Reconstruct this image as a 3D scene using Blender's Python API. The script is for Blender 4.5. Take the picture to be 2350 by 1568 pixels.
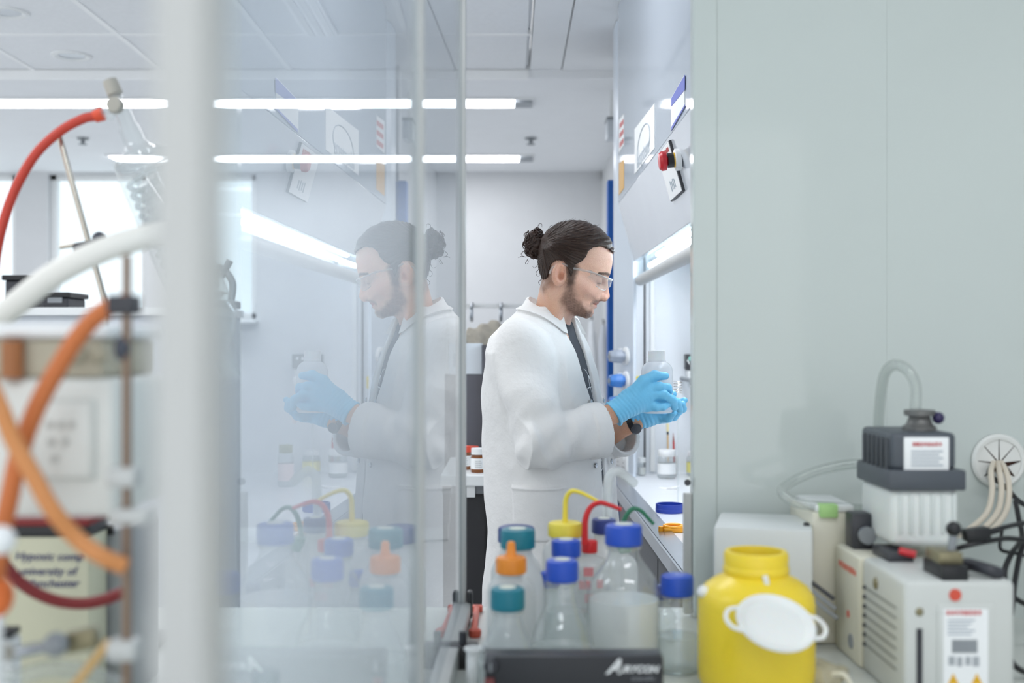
import bpy, bmesh, math, random
import numpy as np
from mathutils import Vector, Matrix

for o in list(bpy.data.objects):
    bpy.data.objects.remove(o)
scene = bpy.context.scene
COL = scene.collection
random.seed(7)

# ------------------------------------------------------------------ camera
FPX, VX, VY, CAMZ = 2611.1, 1170.0, 797.0, 1.40      # photo measured: focal length and horizon point in pixels
cam_data = bpy.data.cameras.new('camera')
cam = bpy.data.objects.new('camera', cam_data)
COL.objects.link(cam)
cam.location = (0, 0, CAMZ)
cam.rotation_euler = (math.pi / 2, 0, 0)
cam_data.sensor_width = 36.0
cam_data.lens = 40.0
cam_data.shift_x = (1175.0 - VX) / 2350.0
cam_data.shift_y = (VY - 784.0) / 2350.0
cam_data.clip_start = 0.02
cam_data.dof.use_dof = True
cam_data.dof.focus_distance = 2.86
cam_data.dof.aperture_fstop = 2.5
scene.camera = cam

# ------------------------------------------------------------------ world, exposure
world = bpy.data.worlds.new('daylight')
scene.world = world
world.use_nodes = True
_bg = world.node_tree.nodes['Background']
_bg.inputs[0].default_value = (0.94, 0.97, 1.0, 1)
_bg.inputs[1].default_value = 1.25
scene.view_settings.view_transform = 'Standard'
scene.view_settings.look = 'None'
scene.view_settings.exposure = 0.32
scene.view_settings.gamma = 1.0
scene.view_settings.use_curve_mapping = False
scene.cycles.use_denoising = True
scene.cycles.max_bounces = 8
scene.cycles.diffuse_bounces = 4
scene.cycles.glossy_bounces = 4
scene.cycles.transparent_max_bounces = 28
scene.cycles.transmission_bounces = 6
scene.cycles.sample_clamp_indirect = 6.0
scene.cycles.use_light_tree = False
scene.cycles.use_adaptive_sampling = True
scene.cycles.adaptive_threshold = 0.05
scene.cycles.caustics_reflective = False
scene.cycles.caustics_refractive = False
CEILING_LIGHT = 11.0       # emission of the ceiling light strips
HOOD_LIGHT = 24.0          # emission of the tubes in the fume cupboard

def P(px, py, Y):
    """point at depth Y that lies on photo pixel (px, py)"""
    return Vector(((px - VX) * Y / FPX, Y, CAMZ - (py - VY) * Y / FPX))

# ------------------------------------------------------------------ materials
def lin(c):
    if isinstance(c, str):
        c = tuple(int(c[i:i + 2], 16) / 255 for i in (0, 2, 4))
    return tuple((v / 12.92 if v <= 0.04045 else ((v + 0.055) / 1.055) ** 2.4) for v in c)

MATS = {}
def mat(name, col, rough=0.5, metal=0.0, var=0.03, scale=8.0, bump=0.0, bscale=60.0, coat=0.0,
        emit=0.0, sss=0.0, spec=0.5, trans=0.0, alpha=1.0):
    if name in MATS:
        return MATS[name]
    m = bpy.data.materials.new(name)
    m.use_nodes = True
    nt = m.node_tree
    b = nt.nodes['Principled BSDF']
    c = lin(col)
    tc = nt.nodes.new('ShaderNodeTexCoord')
    nz = nt.nodes.new('ShaderNodeTexNoise')
    nz.inputs['Scale'].default_value = scale
    nz.inputs['Detail'].default_value = 4
    nt.links.new(tc.outputs['Object'], nz.inputs['Vector'])
    rp = nt.nodes.new('ShaderNodeValToRGB')
    rp.color_ramp.elements[0].position = 0.3
    rp.color_ramp.elements[1].position = 0.7
    rp.color_ramp.elements[0].color = tuple(max(0, v * (1 - var)) for v in c) + (1,)
    rp.color_ramp.elements[1].color = tuple(min(1, v * (1 + var)) for v in c) + (1,)
    nt.links.new(nz.outputs['Fac'], rp.inputs['Fac'])
    nt.links.new(rp.outputs['Color'], b.inputs['Base Color'])
    b.inputs['Roughness'].default_value = rough
    b.inputs['Metallic'].default_value = metal
    b.inputs['Specular IOR Level'].default_value = spec
    b.inputs['Coat Weight'].default_value = coat
    b.inputs['Coat Roughness'].default_value = 0.05
    b.inputs['Transmission Weight'].default_value = trans
    b.inputs['Alpha'].default_value = alpha
    if sss > 0:
        b.inputs['Subsurface Weight'].default_value = sss
        b.inputs['Subsurface Radius'].default_value = (0.012, 0.005, 0.003)
        b.inputs['Subsurface Scale'].default_value = 0.5
    if emit > 0:
        b.inputs['Emission Color'].default_value = c + (1,)
        b.inputs['Emission Strength'].default_value = emit
    if bump > 0:
        n2 = nt.nodes.new('ShaderNodeTexNoise')
        n2.inputs['Scale'].default_value = bscale
        n2.inputs['Detail'].default_value = 5
        nt.links.new(tc.outputs['Object'], n2.inputs['Vector'])
        bp = nt.nodes.new('ShaderNodeBump')
        bp.inputs['Strength'].default_value = bump
        bp.inputs['Distance'].default_value = 0.01
        nt.links.new(n2.outputs['Fac'], bp.inputs['Height'])
        nt.links.new(bp.outputs['Normal'], b.inputs['Normal'])
    MATS[name] = m
    return m

def clear_mat(name, tint, k0=0.04, k1=0.75, rough=0.0, body=0.0, body_col=(1, 1, 1), edge=0.0, backfaces=False):
    """thin clear sheet: see-through, with the angle-dependent mirror reflection of a glass pane"""
    if name in MATS:
        return MATS[name]
    m = bpy.data.materials.new(name)
    m.use_nodes = True
    nt = m.node_tree
    nt.nodes.clear()
    out = nt.nodes.new('ShaderNodeOutputMaterial')
    geo = nt.nodes.new('ShaderNodeNewGeometry')
    dot = nt.nodes.new('ShaderNodeVectorMath'); dot.operation = 'DOT_PRODUCT'
    nt.links.new(geo.outputs['Incoming'], dot.inputs[0])
    nt.links.new(geo.outputs['Normal'], dot.inputs[1])
    def mth(op, a, b=None, clamp=False):
        n = nt.nodes.new('ShaderNodeMath'); n.operation = op; n.use_clamp = clamp
        for i, v in enumerate((a, b)):
            if v is None:
                continue
            if isinstance(v, (int, float)):
                n.inputs[i].default_value = v
            else:
                nt.links.new(v, n.inputs[i])
        return n.outputs[0]
    c = mth('ABSOLUTE', dot.outputs['Value'])
    inv = mth('SUBTRACT', 1.0, c, True)
    p5 = mth('POWER', inv, 5.0)
    fr = mth('ADD', mth('MULTIPLY', p5, k1), k0, True)
    if not backfaces:
        fr = mth('MULTIPLY', fr, mth('SUBTRACT', 1.0, geo.outputs['Backfacing']))
    tr = nt.nodes.new('ShaderNodeBsdfTransparent')
    tr.inputs[0].default_value = lin(tint) + (1,)
    gl = nt.nodes.new('ShaderNodeBsdfGlossy')
    gl.inputs['Roughness'].default_value = rough
    base = tr.outputs[0]
    if edge > 0:           # longer way through the wall of a vessel towards its rim
        t2 = nt.nodes.new('ShaderNodeBsdfTransparent')
        e = tuple(v * (1 - edge) for v in lin(tint))
        t2.inputs[0].default_value = e + (1,)
        mx = nt.nodes.new('ShaderNodeMixShader')
        nt.links.new(mth('POWER', inv, 2.5), mx.inputs[0])
        nt.links.new(base, mx.inputs[1]); nt.links.new(t2.outputs[0], mx.inputs[2])
        base = mx.outputs[0]
    if body > 0:
        df = nt.nodes.new('ShaderNodeBsdfDiffuse'); df.inputs[0].default_value = lin(body_col) + (1,)
        tl = nt.nodes.new('ShaderNodeBsdfTranslucent'); tl.inputs[0].default_value = lin(body_col) + (1,)
        m0 = nt.nodes.new('ShaderNodeMixShader'); m0.inputs[0].default_value = 0.5
        nt.links.new(df.outputs[0], m0.inputs[1]); nt.links.new(tl.outputs[0], m0.inputs[2])
        m1 = nt.nodes.new('ShaderNodeMixShader'); m1.inputs[0].default_value = body
        nt.links.new(base, m1.inputs[1]); nt.links.new(m0.outputs[0], m1.inputs[2])
        base = m1.outputs[0]
    ms = nt.nodes.new('ShaderNodeMixShader')
    nt.links.new(fr, ms.inputs[0])
    nt.links.new(base, ms.inputs[1]); nt.links.new(gl.outputs[0], ms.inputs[2])
    nt.links.new(ms.outputs[0], out.inputs['Surface'])
    MATS[name] = m
    return m

def emit_mat(name, col, strength):
    if name in MATS:
        return MATS[name]
    m = bpy.data.materials.new(name); m.use_nodes = True
    nt = m.node_tree; nt.nodes.clear()
    out = nt.nodes.new('ShaderNodeOutputMaterial'); e = nt.nodes.new('ShaderNodeEmission')
    e.inputs[0].default_value = lin(col) + (1,); e.inputs[1].default_value = strength
    nt.links.new(e.outputs[0], out.inputs[0])
    MATS[name] = m
    return m

# ------------------------------------------------------------------ mesh helpers
def world_origin(o):
    v = Vector((0, 0, 0))
    while o is not None:
        v += o.location
        o = o.parent
    return v

def frame_of(d):
    d = Vector(d).normalized()
    a = Vector((0, 0, 1)) if abs(d.z) < 0.9 else Vector((1, 0, 0))
    u = a.cross(d).normalized()
    return u, d.cross(u).normalized(), d

def spline(pts, n=8):
    pts = [Vector(p) for p in pts]
    if len(pts) < 3:
        return pts
    out = []
    q = [pts[0] * 2 - pts[1]] + pts + [pts[-1] * 2 - pts[-2]]
    for i in range(1, len(q) - 2):
        p0, p1, p2, p3 = q[i - 1:i + 3]
        for k in range(n):
            t = k / n
            out.append(0.5 * ((2 * p1) + (p2 - p0) * t + (2 * p0 - 5 * p1 + 4 * p2 - p3) * t * t + (3 * p1 - p0 - 3 * p2 + p3) * t ** 3))
    out.append(pts[-1])
    return out

class MB:
    def __init__(self):
        self.v = []; self.f = []
    def add(self, v, f):
        n = len(self.v)
        self.v += [Vector(p) for p in v]
        self.f += [[i + n for i in q] for q in f]
        return self
    def box(self, a, b):
        x0, y0, z0 = a; x1, y1, z1 = b
        return self.add([(x0, y0, z0), (x1, y0, z0), (x1, y1, z0), (x0, y1, z0), (x0, y0, z1), (x1, y0, z1), (x1, y1, z1), (x0, y1, z1)],
                        [(0, 3, 2, 1), (4, 5, 6, 7), (0, 1, 5, 4), (1, 2, 6, 5), (2, 3, 7, 6), (3, 0, 4, 7)])
    def obox(self, c, size, ex, ey=None):
        """box centred at c with axes ex, ey, ex x ey"""
        ex = Vector(ex).normalized()
        ey = Vector(ey if ey is not None else (0, 0, 1))
        ey = (ey - ex * ey.dot(ex)).normalized()
        ez = ex.cross(ey)
        c = Vector(c)
        v = []
        for sz in (-.5, .5):
            for sx, sy in ((-.5, -.5), (.5, -.5), (.5, .5), (-.5, .5)):
                v.append(c + ex * sx * size[0] + ey * sy * size[1] + ez * sz * size[2])
        return self.add(v, [(0, 3, 2, 1), (4, 5, 6, 7), (0, 1, 5, 4), (1, 2, 6, 5), (2, 3, 7, 6), (3, 0, 4, 7)])
    def lathe(self, base, prof, n=32, axis=(0, 0, 1), lobes=0, amp=0.0, sq=1.0):
        """profile of (radius, height) turned about an axis through base"""
        base = Vector(base); u, w, d = frame_of(axis)
        v = []; f = []; rows = []
        for (r, h) in prof:
            if r <= 1e-6:
                rows.append([len(v)]); v.append(base + d * h)
            else:
                row = []
                for k in range(n):
                    a = 2 * math.pi * k / n
                    rr = r * (1 + amp * math.cos(lobes * a)) if lobes else r
                    row.append(len(v)); v.append(base + d * h + u * (rr * math.cos(a)) + w * (rr * sq * math.sin(a)))
                rows.append(row)
        for r0, r1 in zip(rows[:-1], rows[1:]):
            for k in range(n):
                k2 = (k + 1) % n
                if len(r0) == 1 and len(r1) == 1:
                    continue
                if len(r0) == 1:
                    f.append((r0[0], r1[k2], r1[k]))
                elif len(r1) == 1:
                    f.append((r0[k], r0[k2], r1[0]))
                else:
                    f.append((r0[k], r0[k2], r1[k2], r1[k]))
        return self.add(v, f)
    def cyl(self, p0, p1, r0, r1=None, n=20):
        p0 = Vector(p0); p1 = Vector(p1); r1 = r0 if r1 is None else r1
        L = (p1 - p0).length
        return self.lathe(p0, [(0, 0), (r0, 0), (r1, L), (0, L)], n, p1 - p0)
    def tube(self, pts, r, n=10, smooth=8, r_end=None):
        pts = spline(pts, smooth) if smooth else [Vector(p) for p in pts]
        u = None; v = []; f = []
        m = len(pts)
        for i, p in enumerate(pts):
            d = (pts[min(i + 1, m - 1)] - pts[max(i - 1, 0)]).normalized()
            if u is None:
                u = frame_of(d)[0]
            u = (u - d * u.dot(d)).normalized()
            w = d.cross(u)
            rr = r if r_end is None else r + (r_end - r) * i / (m - 1)
            for k in range(n):
                a = 2 * math.pi * k / n
                v.append(p + u * rr * math.cos(a) + w * rr * math.sin(a))
        for i in range(m - 1):
            for k in range(n):
                k2 = (k + 1) % n
                f.append((i * n + k, i * n + k2, (i + 1) * n + k2, (i + 1) * n + k))
        f.append(tuple(range(n - 1, -1, -1))); f.append(tuple((m - 1) * n + k for k in range(n)))
        return self.add(v, f)
    def sphere(self, c, r, n=18, sx=1, sy=1, sz=1):
        pr = [(max(0, math.sin(math.pi * i / 12)), -math.cos(math.pi * i / 12)) for i in range(13)]
        pr[0] = (0, -1); pr[-1] = (0, 1)
        k = len(self.v)
        self.lathe((0, 0, 0), pr, n)
        for i in range(k, len(self.v)):
            p = self.v[i]
            self.v[i] = Vector((p.x * r * sx, p.y * r * sy, p.z * r * sz)) + Vector(c)
        return self
    def prism(self, poly, z0, z1):
        n = len(poly)
        v = [(x, y, z0) for x, y in poly] + [(x, y, z1) for x, y in poly]
        f = [tuple(range(n - 1, -1, -1)), tuple(range(n, 2 * n))] + [(i, (i + 1) % n, n + (i + 1) % n, n + i) for i in range(n)]
        return self.add(v, f)
    def extrude(self, pts, d):
        """flat polygon of 3-D points thickened along d"""
        n = len(pts); d = Vector(d)
        v = [Vector(p) for p in pts] + [Vector(p) + d for p in pts]
        f = [tuple(range(n - 1, -1, -1)), tuple(range(n, 2 * n))] + [(i, (i + 1) % n, n + (i + 1) % n, n + i) for i in range(n)]
        return self.add(v, f)
    def build(self, name, m, parent=None, smooth=True, bevel=0.0, seg=2, fixn=True):
        return link_mesh(name, self.v, self.f, m, parent, smooth, bevel, seg, fixn)

def link_mesh(name, v, f, m, parent=None, smooth=True, bevel=0.0, seg=2, fixn=True):
    if parent is not None:
        org = world_origin(parent); loc = Vector((0, 0, 0))
    else:
        xs = [p[0] for p in v]; ys = [p[1] for p in v]; zs = [p[2] for p in v]
        org = Vector(((min(xs) + max(xs)) / 2, (min(ys) + max(ys)) / 2, min(zs))); loc = org
    me = bpy.data.meshes.new(name)
    me.from_pydata([(p[0] - org[0], p[1] - org[1], p[2] - org[2]) for p in v], [], [tuple(q) for q in f])
    if bevel > 0 or fixn:
        bm = bmesh.new(); bm.from_mesh(me)
        if fixn:
            bmesh.ops.recalc_face_normals(bm, faces=bm.faces)
        if bevel > 0:
            ed = [e for e in bm.edges if len(e.link_faces) == 2 and e.calc_face_angle(0) > 0.6]
            bmesh.ops.bevel(bm, geom=ed, offset=bevel, segments=seg, affect='EDGES', profile=0.5, clamp_overlap=True)
        bm.to_mesh(me); bm.free()
    if smooth:
        me.polygons.foreach_set('use_smooth', [True] * len(me.polygons))
        try:
            me.set_sharp_from_angle(angle=math.radians(38))
        except Exception:
            pass
    me.materials.append(m)
    o = bpy.data.objects.new(name, me)
    COL.objects.link(o)
    o.location = loc
    if parent is not None:
        o.parent = parent
    return o

def tag(o, label=None, cat=None, group=None, kind=None):
    if label: o['label'] = label
    if cat: o['category'] = cat
    if group: o['group'] = group
    if kind: o['kind'] = kind
    return o

def thing(name, label, cat, loc, group=None, kind=None):
    o = bpy.data.objects.new(name, None)
    COL.objects.link(o)
    o.empty_display_size = 0.05
    o.location = loc
    return tag(o, label, cat, group, kind)

def text_mesh(name, s, size, m, parent, centre, right, up, depth=0.0006, shear=0.0, align='CENTER', bold=0.0):
    """flat lettering laid on a surface: right and up are the reading directions"""
    cu = bpy.data.curves.new(name, 'FONT')
    cu.body = s; cu.size = size; cu.align_x = align; cu.align_y = 'CENTER'; cu.extrude = depth; cu.shear = shear
    cu.resolution_u = 3; cu.offset = bold
    t = bpy.data.objects.new(name, cu); COL.objects.link(t)
    dg = bpy.context.evaluated_depsgraph_get()
    me = bpy.data.meshes.new_from_object(t.evaluated_get(dg))
    bpy.data.objects.remove(t); bpy.data.curves.remove(cu)
    right = Vector(right).normalized(); up = Vector(up).normalized(); nn = right.cross(up)
    M = Matrix((right, up, nn)).transposed()
    org = world_origin(parent)
    for v in me.vertices:
        v.co = M @ v.co + Vector(centre) - org
    me.name = name
    me.materials.clear(); me.materials.append(m)
    o = bpy.data.objects.new(name, me); COL.objects.link(o); o.parent = parent
    return o

def print_row(name, m, parent, centre, right, up, width, height, n, seed=1):
    """a row of small printed blocks, for print too small to read"""
    rr = random.Random(seed); right = Vector(right).normalized(); up = Vector(up).normalized()
    mb = MB(); x = -width / 2; step = width / n
    for i in range(n):
        w = step * rr.uniform(0.55, 0.85)
        mb.obox(Vector(centre) + right * (x + step / 2) + up * rr.uniform(-0.05, 0.05) * height, (w, height * rr.uniform(0.75, 1.0), 0.0008), right, up)
        x += step
    return mb.build(name, m, parent, smooth=False)

# ------------------------------------------------------------------ implicit surfaces (for the figure)
def surface_nets(F, lo, h):
    s = F < 0
    nx, ny, nz = F.shape
    c = np.zeros((nx - 1, ny - 1, nz - 1), np.int8)
    for dx in (0, 1):
        for dy in (0, 1):
            for dz in (0, 1):
                c += s[dx:nx - 1 + dx, dy:ny - 1 + dy, dz:nz - 1 + dz]
    I, J, K = np.nonzero((c > 0) & (c < 8))
    acc = np.zeros((len(I), 3)); cnt = np.zeros(len(I))
    cor = [(a, b, d) for a in (0, 1) for b in (0, 1) for d in (0, 1)]
    for a in cor:
        for ax in range(3):
            if a[ax]:
                continue
            b = list(a); b[ax] = 1
            fa = F[I + a[0], J + a[1], K + a[2]]; fb = F[I + b[0], J + b[1], K + b[2]]
            m = (fa < 0) != (fb < 0)
            t = fa[m] / (fa[m] - fb[m])
            p = np.tile(np.array(a, float), (m.sum(), 1)); p[:, ax] += t
            acc[m] += p; cnt[m] += 1
    V = (acc / cnt[:, None] + np.stack([I, J, K], 1)) * h + np.array(lo)
    idx = np.full(c.shape, -1, np.int32); idx[I, J, K] = np.arange(len(I))
    Q = []
    for ax in range(3):
        sl0 = [slice(1, -1)] * 3; sl1 = [slice(1, -1)] * 3
        sl0[ax] = slice(0, -1); sl1[ax] = slice(1, None)
        A = s[tuple(sl0)]; B = s[tuple(sl1)]
        e = np.stack(np.nonzero(A != B), 1)
        off = np.ones(3, int); off[ax] = 0
        e0 = e + off
        sg = A[e[:, 0], e[:, 1], e[:, 2]]
        o1, o2 = (ax + 1) % 3, (ax + 2) % 3
        def cell(d1, d2):
            q = e0.copy(); q[:, o1] -= d1; q[:, o2] -= d2
            return idx[q[:, 0], q[:, 1], q[:, 2]]
        q = np.stack([cell(1, 1), cell(0, 1), cell(0, 0), cell(1, 0)], 1)
        q[~sg] = q[~sg][:, ::-1]
        Q.append(q)
    Q = np.concatenate(Q)
    return V, Q[(Q >= 0).all(1)]

def mesh_sdf(f, lo, hi, h, B=12, margin=0.02):
    lo = np.array(lo, float); hi = np.array(hi, float)
    nb = np.ceil((hi - lo) / (h * B)).astype(int) + 1
    cx = [lo[i] + (np.arange(nb[i]) * B + (B - 1) / 2) * h for i in range(3)]
    G = np.meshgrid(*cx, indexing='ij')
    d = f(G[0].ravel(), G[1].ravel(), G[2].ravel()).reshape(nb)
    act = np.abs(d) < (B * h * 0.87 * 1.15 + margin)
    F = np.repeat(np.repeat(np.repeat(np.where(d < 0, -1.0, 1.0).astype(np.float32), B, 0), B, 1), B, 2)
    bi = np.stack(np.nonzero(act), 1)
    r = np.arange(B)
    R = np.stack(np.meshgrid(r, r, r, indexing='ij'), -1).reshape(-1, 3)
    F6 = F.reshape(nb[0], B, nb[1], B, nb[2], B)
    for s0 in range(0, len(bi), 240):
        b = bi[s0:s0 + 240]
        pts = (b[:, None, :] * B + R[None]).reshape(-1, 3) * h + lo
        val = f(pts[:, 0], pts[:, 1], pts[:, 2]).astype(np.float32).reshape(-1, B, B, B)
        F6[b[:, 0], :, b[:, 1], :, b[:, 2], :] = val
    return surface_nets(F, lo, h)

def smin(a, b, k):
    hh = np.clip(0.5 + 0.5 * (b - a) / k, 0, 1)
    return b + (a - b) * hh - k * hh * (1 - hh)
def smax(a, b, k):
    return -smin(-a, -b, k)
def sstep(a, b, x):
    t = np.clip((x - a) / (b - a), 0, 1)
    return t * t * (3 - 2 * t)
def capsule(x, y, z, a, b, r0, r1=None):
    r1 = r0 if r1 is None else r1
    ax, ay, az = a; bx, by, bz = (b[i] - a[i] for i in range(3))
    L = bx * bx + by * by + bz * bz + 1e-12
    t = np.clip(((x - ax) * bx + (y - ay) * by + (z - az) * bz) / L, 0, 1)
    return np.sqrt((x - ax - t * bx) ** 2 + (y - ay - t * by) ** 2 + (z - az - t * bz) ** 2) - (r0 + (r1 - r0) * t)
def ellipsoid(x, y, z, c, r):
    q = np.sqrt(((x - c[0]) / r[0]) ** 2 + ((y - c[1]) / r[1]) ** 2 + ((z - c[2]) / r[2]) ** 2)
    return (q - 1) * min(r)
def poly_sdf(pts, x, y):
    """signed distance to a 2-D polygon, negative inside"""
    d = np.full(x.shape, 1e9); ins = np.zeros(x.shape, bool)
    n = len(pts)
    for i in range(n):
        ax, ay = pts[i]; bx, by = pts[(i + 1) % n]
        ex, ey = bx - ax, by - ay
        t = np.clip(((x - ax) * ex + (y - ay) * ey) / (ex * ex + ey * ey + 1e-12), 0, 1)
        d = np.minimum(d, (x - ax - t * ex) ** 2 + (y - ay - t * ey) ** 2)
        if abs(ey) > 1e-12:
            c = (ay > y) != (by > y)
            ins ^= c & (x < (y - ay) / ey * ex + ax)
    d = np.sqrt(d)
    return np.where(ins, -d, d)
def wob(x, y, z, seed, fr, n=5):
    """smooth noise as a sum of sines"""
    rs = np.random.RandomState(seed); out = 0
    for i in range(n):
        k = rs.normal(size=3); k = k / np.linalg.norm(k) * fr * (0.6 + 0.9 * rs.rand())
        out = out + np.sin(k[0] * x + k[1] * y + k[2] * z + rs.rand() * 6.28)
    return out / n

def link_np(name, V, Q, m, parent, cols=None, attrs=None):
    org = world_origin(parent) if parent is not None else Vector((0, 0, 0))
    me = bpy.data.meshes.new(name)
    V = V - np.array(org)
    me.vertices.add(len(V)); me.vertices.foreach_set('co', V.astype(np.float32).ravel())
    nq = len(Q)
    me.loops.add(nq * 4); me.loops.foreach_set('vertex_index', Q.astype(np.int32).ravel())
    me.polygons.add(nq); me.polygons.foreach_set('loop_start', np.arange(0, nq * 4, 4, dtype=np.int32))
    try:
        me.polygons.foreach_set('loop_total', np.full(nq, 4, np.int32))
    except Exception:
        pass
    me.update(calc_edges=True); me.validate()
    me.polygons.foreach_set('use_smooth', [True] * len(me.polygons))
    if cols is not None:
        at = me.color_attributes.new('Col', 'FLOAT_COLOR', 'POINT')
        at.data.foreach_set('color', np.concatenate([cols, np.ones((len(cols), 1))], 1).astype(np.float32).ravel())
    for k, a in (attrs or {}).items():
        at = me.attributes.new(k, 'FLOAT_VECTOR', 'POINT')
        at.data.foreach_set('vector', a.astype(np.float32).ravel())
    me.materials.append(m)
    o = bpy.data.objects.new(name, me); COL.objects.link(o)
    if parent is not None:
        o.parent = parent
    return o

# ================================================================== materials
M_wall = mat('wall paint', 'D4D6D8', 0.6, var=0.015)
M_ceil = mat('ceiling paint', 'F1F3F5', 0.7, var=0.01)
M_tile = mat('ceiling tile', 'F1F3F5', 0.8, var=0.02, scale=60, bump=0.05, bscale=300)
M_tbar = mat('ceiling tee bar', 'FBFCFC', 0.4, var=0.01)
M_floor = mat('vinyl floor', 'D0D3D5', 0.35, var=0.04, scale=40)
M_white = mat('white laminate', 'E9ECEC', 0.35, var=0.015)
M_whitegloss = mat('glossy white panel', 'CAD2CE', 0.06, var=0.012, scale=2.5)
M_alu = mat('satin aluminium', 'BCBEBC', 0.35, metal=0.15, var=0.02)
M_steel = mat('brushed steel', 'A9AEB4', 0.22, metal=0.9, var=0.05, scale=30)
M_chrome = mat('polished rod', 'B5AFA4', 0.15, metal=1.0, var=0.03)
M_black = mat('black plastic', '191A1D', 0.4, var=0.1)
M_dark = mat('charcoal laminate', '34353B', 0.4, var=0.05)
M_grey = mat('mid grey plastic', '8C9195', 0.45, var=0.04)
M_blue = mat('blue paint', '1560B8', 0.35, var=0.03)
M_plast = mat('white plastic', 'ECEEEE', 0.35, var=0.015)
M_beige = mat('cream plastic', 'DCD9C8', 0.45, var=0.03)
M_glasspane = clear_mat('window glass', 'F4FAFC', 0.04, 0.75)
M_sash = clear_mat('screen glass', 'F6FAFC', 0.05, 0.90, body=0.09, body_col='E4EEFC')  # bluish body colour paints a veil of glare besides the dusty film
M_vessel = clear_mat('laboratory glass', 'FCFEFE', 0.07, 0.8, edge=0.14, body=0.13, body_col='F8FAFA', backfaces=True)
M_lamp = emit_mat('lamp diffuser', 'FAFBFF', CEILING_LIGHT)
M_tube = emit_mat('hood lamp', 'F4F9FF', HOOD_LIGHT)
M_paper = mat('printed paper', 'F2F4F4', 0.6, var=0.01)

# ================================================================== the room
FAR = 8.18
tag(MB().box((-4.7, -2.6, -0.06), (2.3, FAR + 0.3, 0.0)).build('floor', M_floor, smooth=False), 'pale grey vinyl floor of the laboratory', kind='structure')

ce = MB().box((-4.7, 5.33, 2.66), (0.66, FAR + 0.3, 2.80))
ce.box((0.66, 5.33, 2.66), (2.3, FAR + 0.3, 2.80))
ce.box((-4.7, -2.6, 2.718), (0.088, 5.33, 2.80))
ce.box((0.095, -2.6, 2.70), (0.240, 5.33, 2.80))
ce.box((0.246, -2.6, 2.695), (2.3, 5.33, 2.80))
ceiling = tag(ce.build('ceiling', M_ceil, smooth=False), 'white suspended ceiling with tiles in front and plaster behind', kind='structure')
tm = None
xe = [-4.63 + 0.6 * i for i in range(8)] + [0.085]
ye = [5.325 - 0.6 * i for i in range(7)]
for i in range(len(xe) - 1):
    for j in range(len(ye) - 1):
        x0, x1, y1, y0 = xe[i], xe[i + 1], ye[j], ye[j + 1]
        if abs(x1 - x0 - 0.6) < 0.01 and tm is not None:
            o = bpy.data.objects.new('tile', tm); COL.objects.link(o); o.parent = ceiling
            o.location = tile0.location + Vector((x0 - t0[0], y0 - t0[1], 0))
            continue
        o = MB().box((x0 + 0.010, y0 + 0.010, 2.700), (x1 - 0.010, y1 - 0.010, 2.716)).build('tile', M_tile, ceiling, smooth=False, bevel=0.002, seg=1)
        if tm is None and abs(x1 - x0 - 0.6) < 0.01:
            tm = o.data; tile0 = o; t0 = (x0, y0)
gb = MB()
for x in xe[:-1]:
    gb.box((x - 0.012, 1.7, 2.6965), (x + 0.012, 5.33, 2.716))
for y in ye[1:]:
    gb.box((-4.65, y - 0.012, 2.6968), (0.088, y + 0.012, 2.716))
gb.build('tee_grid', M_tbar, ceiling, smooth=False)
MB().box((-4.7, 5.322, 2.655), (0.088, 5.345, 2.70)).build('edge_trim', M_tbar, ceiling, smooth=False)

def downlight(px, py, label):
    Y = FPX * 1.30 / (VY - py); c = P(px, py, Y); c.z = 2.70
    t = thing('recessed_downlight', label, 'downlight', c, 'recessed downlights in the tiles')
    MB().lathe(c, [(0.058, 0.001), (0.058, -0.004), (0.074, -0.010), (0.086, -0.006), (0.088, 0.001)], 36).build('rim', M_plast, t)
    MB().lathe(c, [(0, -0.001), (0.0585, -0.001)], 36).build('lens', mat('frosted lens', 'D5DADF', 0.25, var=0.05, scale=200), t)
downlight(165, 127, 'round white recessed downlight in the ceiling, farther of the two')
downlight(13, 27, 'round white recessed downlight at the top left corner, nearer of the two')
df = thing('air_diffuser', 'long white linear air diffuser set in the ceiling tiles', 'diffuser', (-0.775, 4.15, 2.70))
MB().box((-0.842, 3.55, 2.682), (-0.708, 4.70, 2.6995)).build('frame', M_tbar, df, smooth=False, bevel=0.003)
for i in range(3):
    MB().box((-0.825 + i * 0.04, 3.57, 2.679), (-0.80 + i * 0.04, 4.68, 2.683)).build('slat', M_plast, df, smooth=False)

def strip(x0, x1, Y, label, w=0.17):
    t = thing('ceiling_light', label, 'ceiling light', ((x0 + x1) / 2, Y, 2.66), 'linear ceiling lights')
    b = MB().box((x0 - 0.03, Y - w / 2 - 0.015, 2.648), (x1 + 0.10, Y - w / 2, 2.6598)).box((x0 - 0.03, Y + w / 2, 2.648), (x1 + 0.10, Y + w / 2 + 0.015, 2.6598))
    b.build('housing', M_plast, t, smooth=False)
    MB().box((x0, Y - w / 2, 2.646), (x1, Y + w / 2, 2.6595)).build('diffuser', M_lamp, t, smooth=False)
    MB().box((x1 + 0.002, Y - w / 2 + 0.02, 2.640), (x1 + 0.09, Y + w / 2 - 0.02, 2.6595)).build('end_cap', mat('lamp end cap', '9AA0A6', 0.4), t, smooth=False)
strip(-3.9, 0.022, 5.83, 'long linear ceiling light in the nearer plaster row')
strip(-2.62, 0.060, 7.54, 'long linear ceiling light in the row by the far wall', 0.2)

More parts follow.
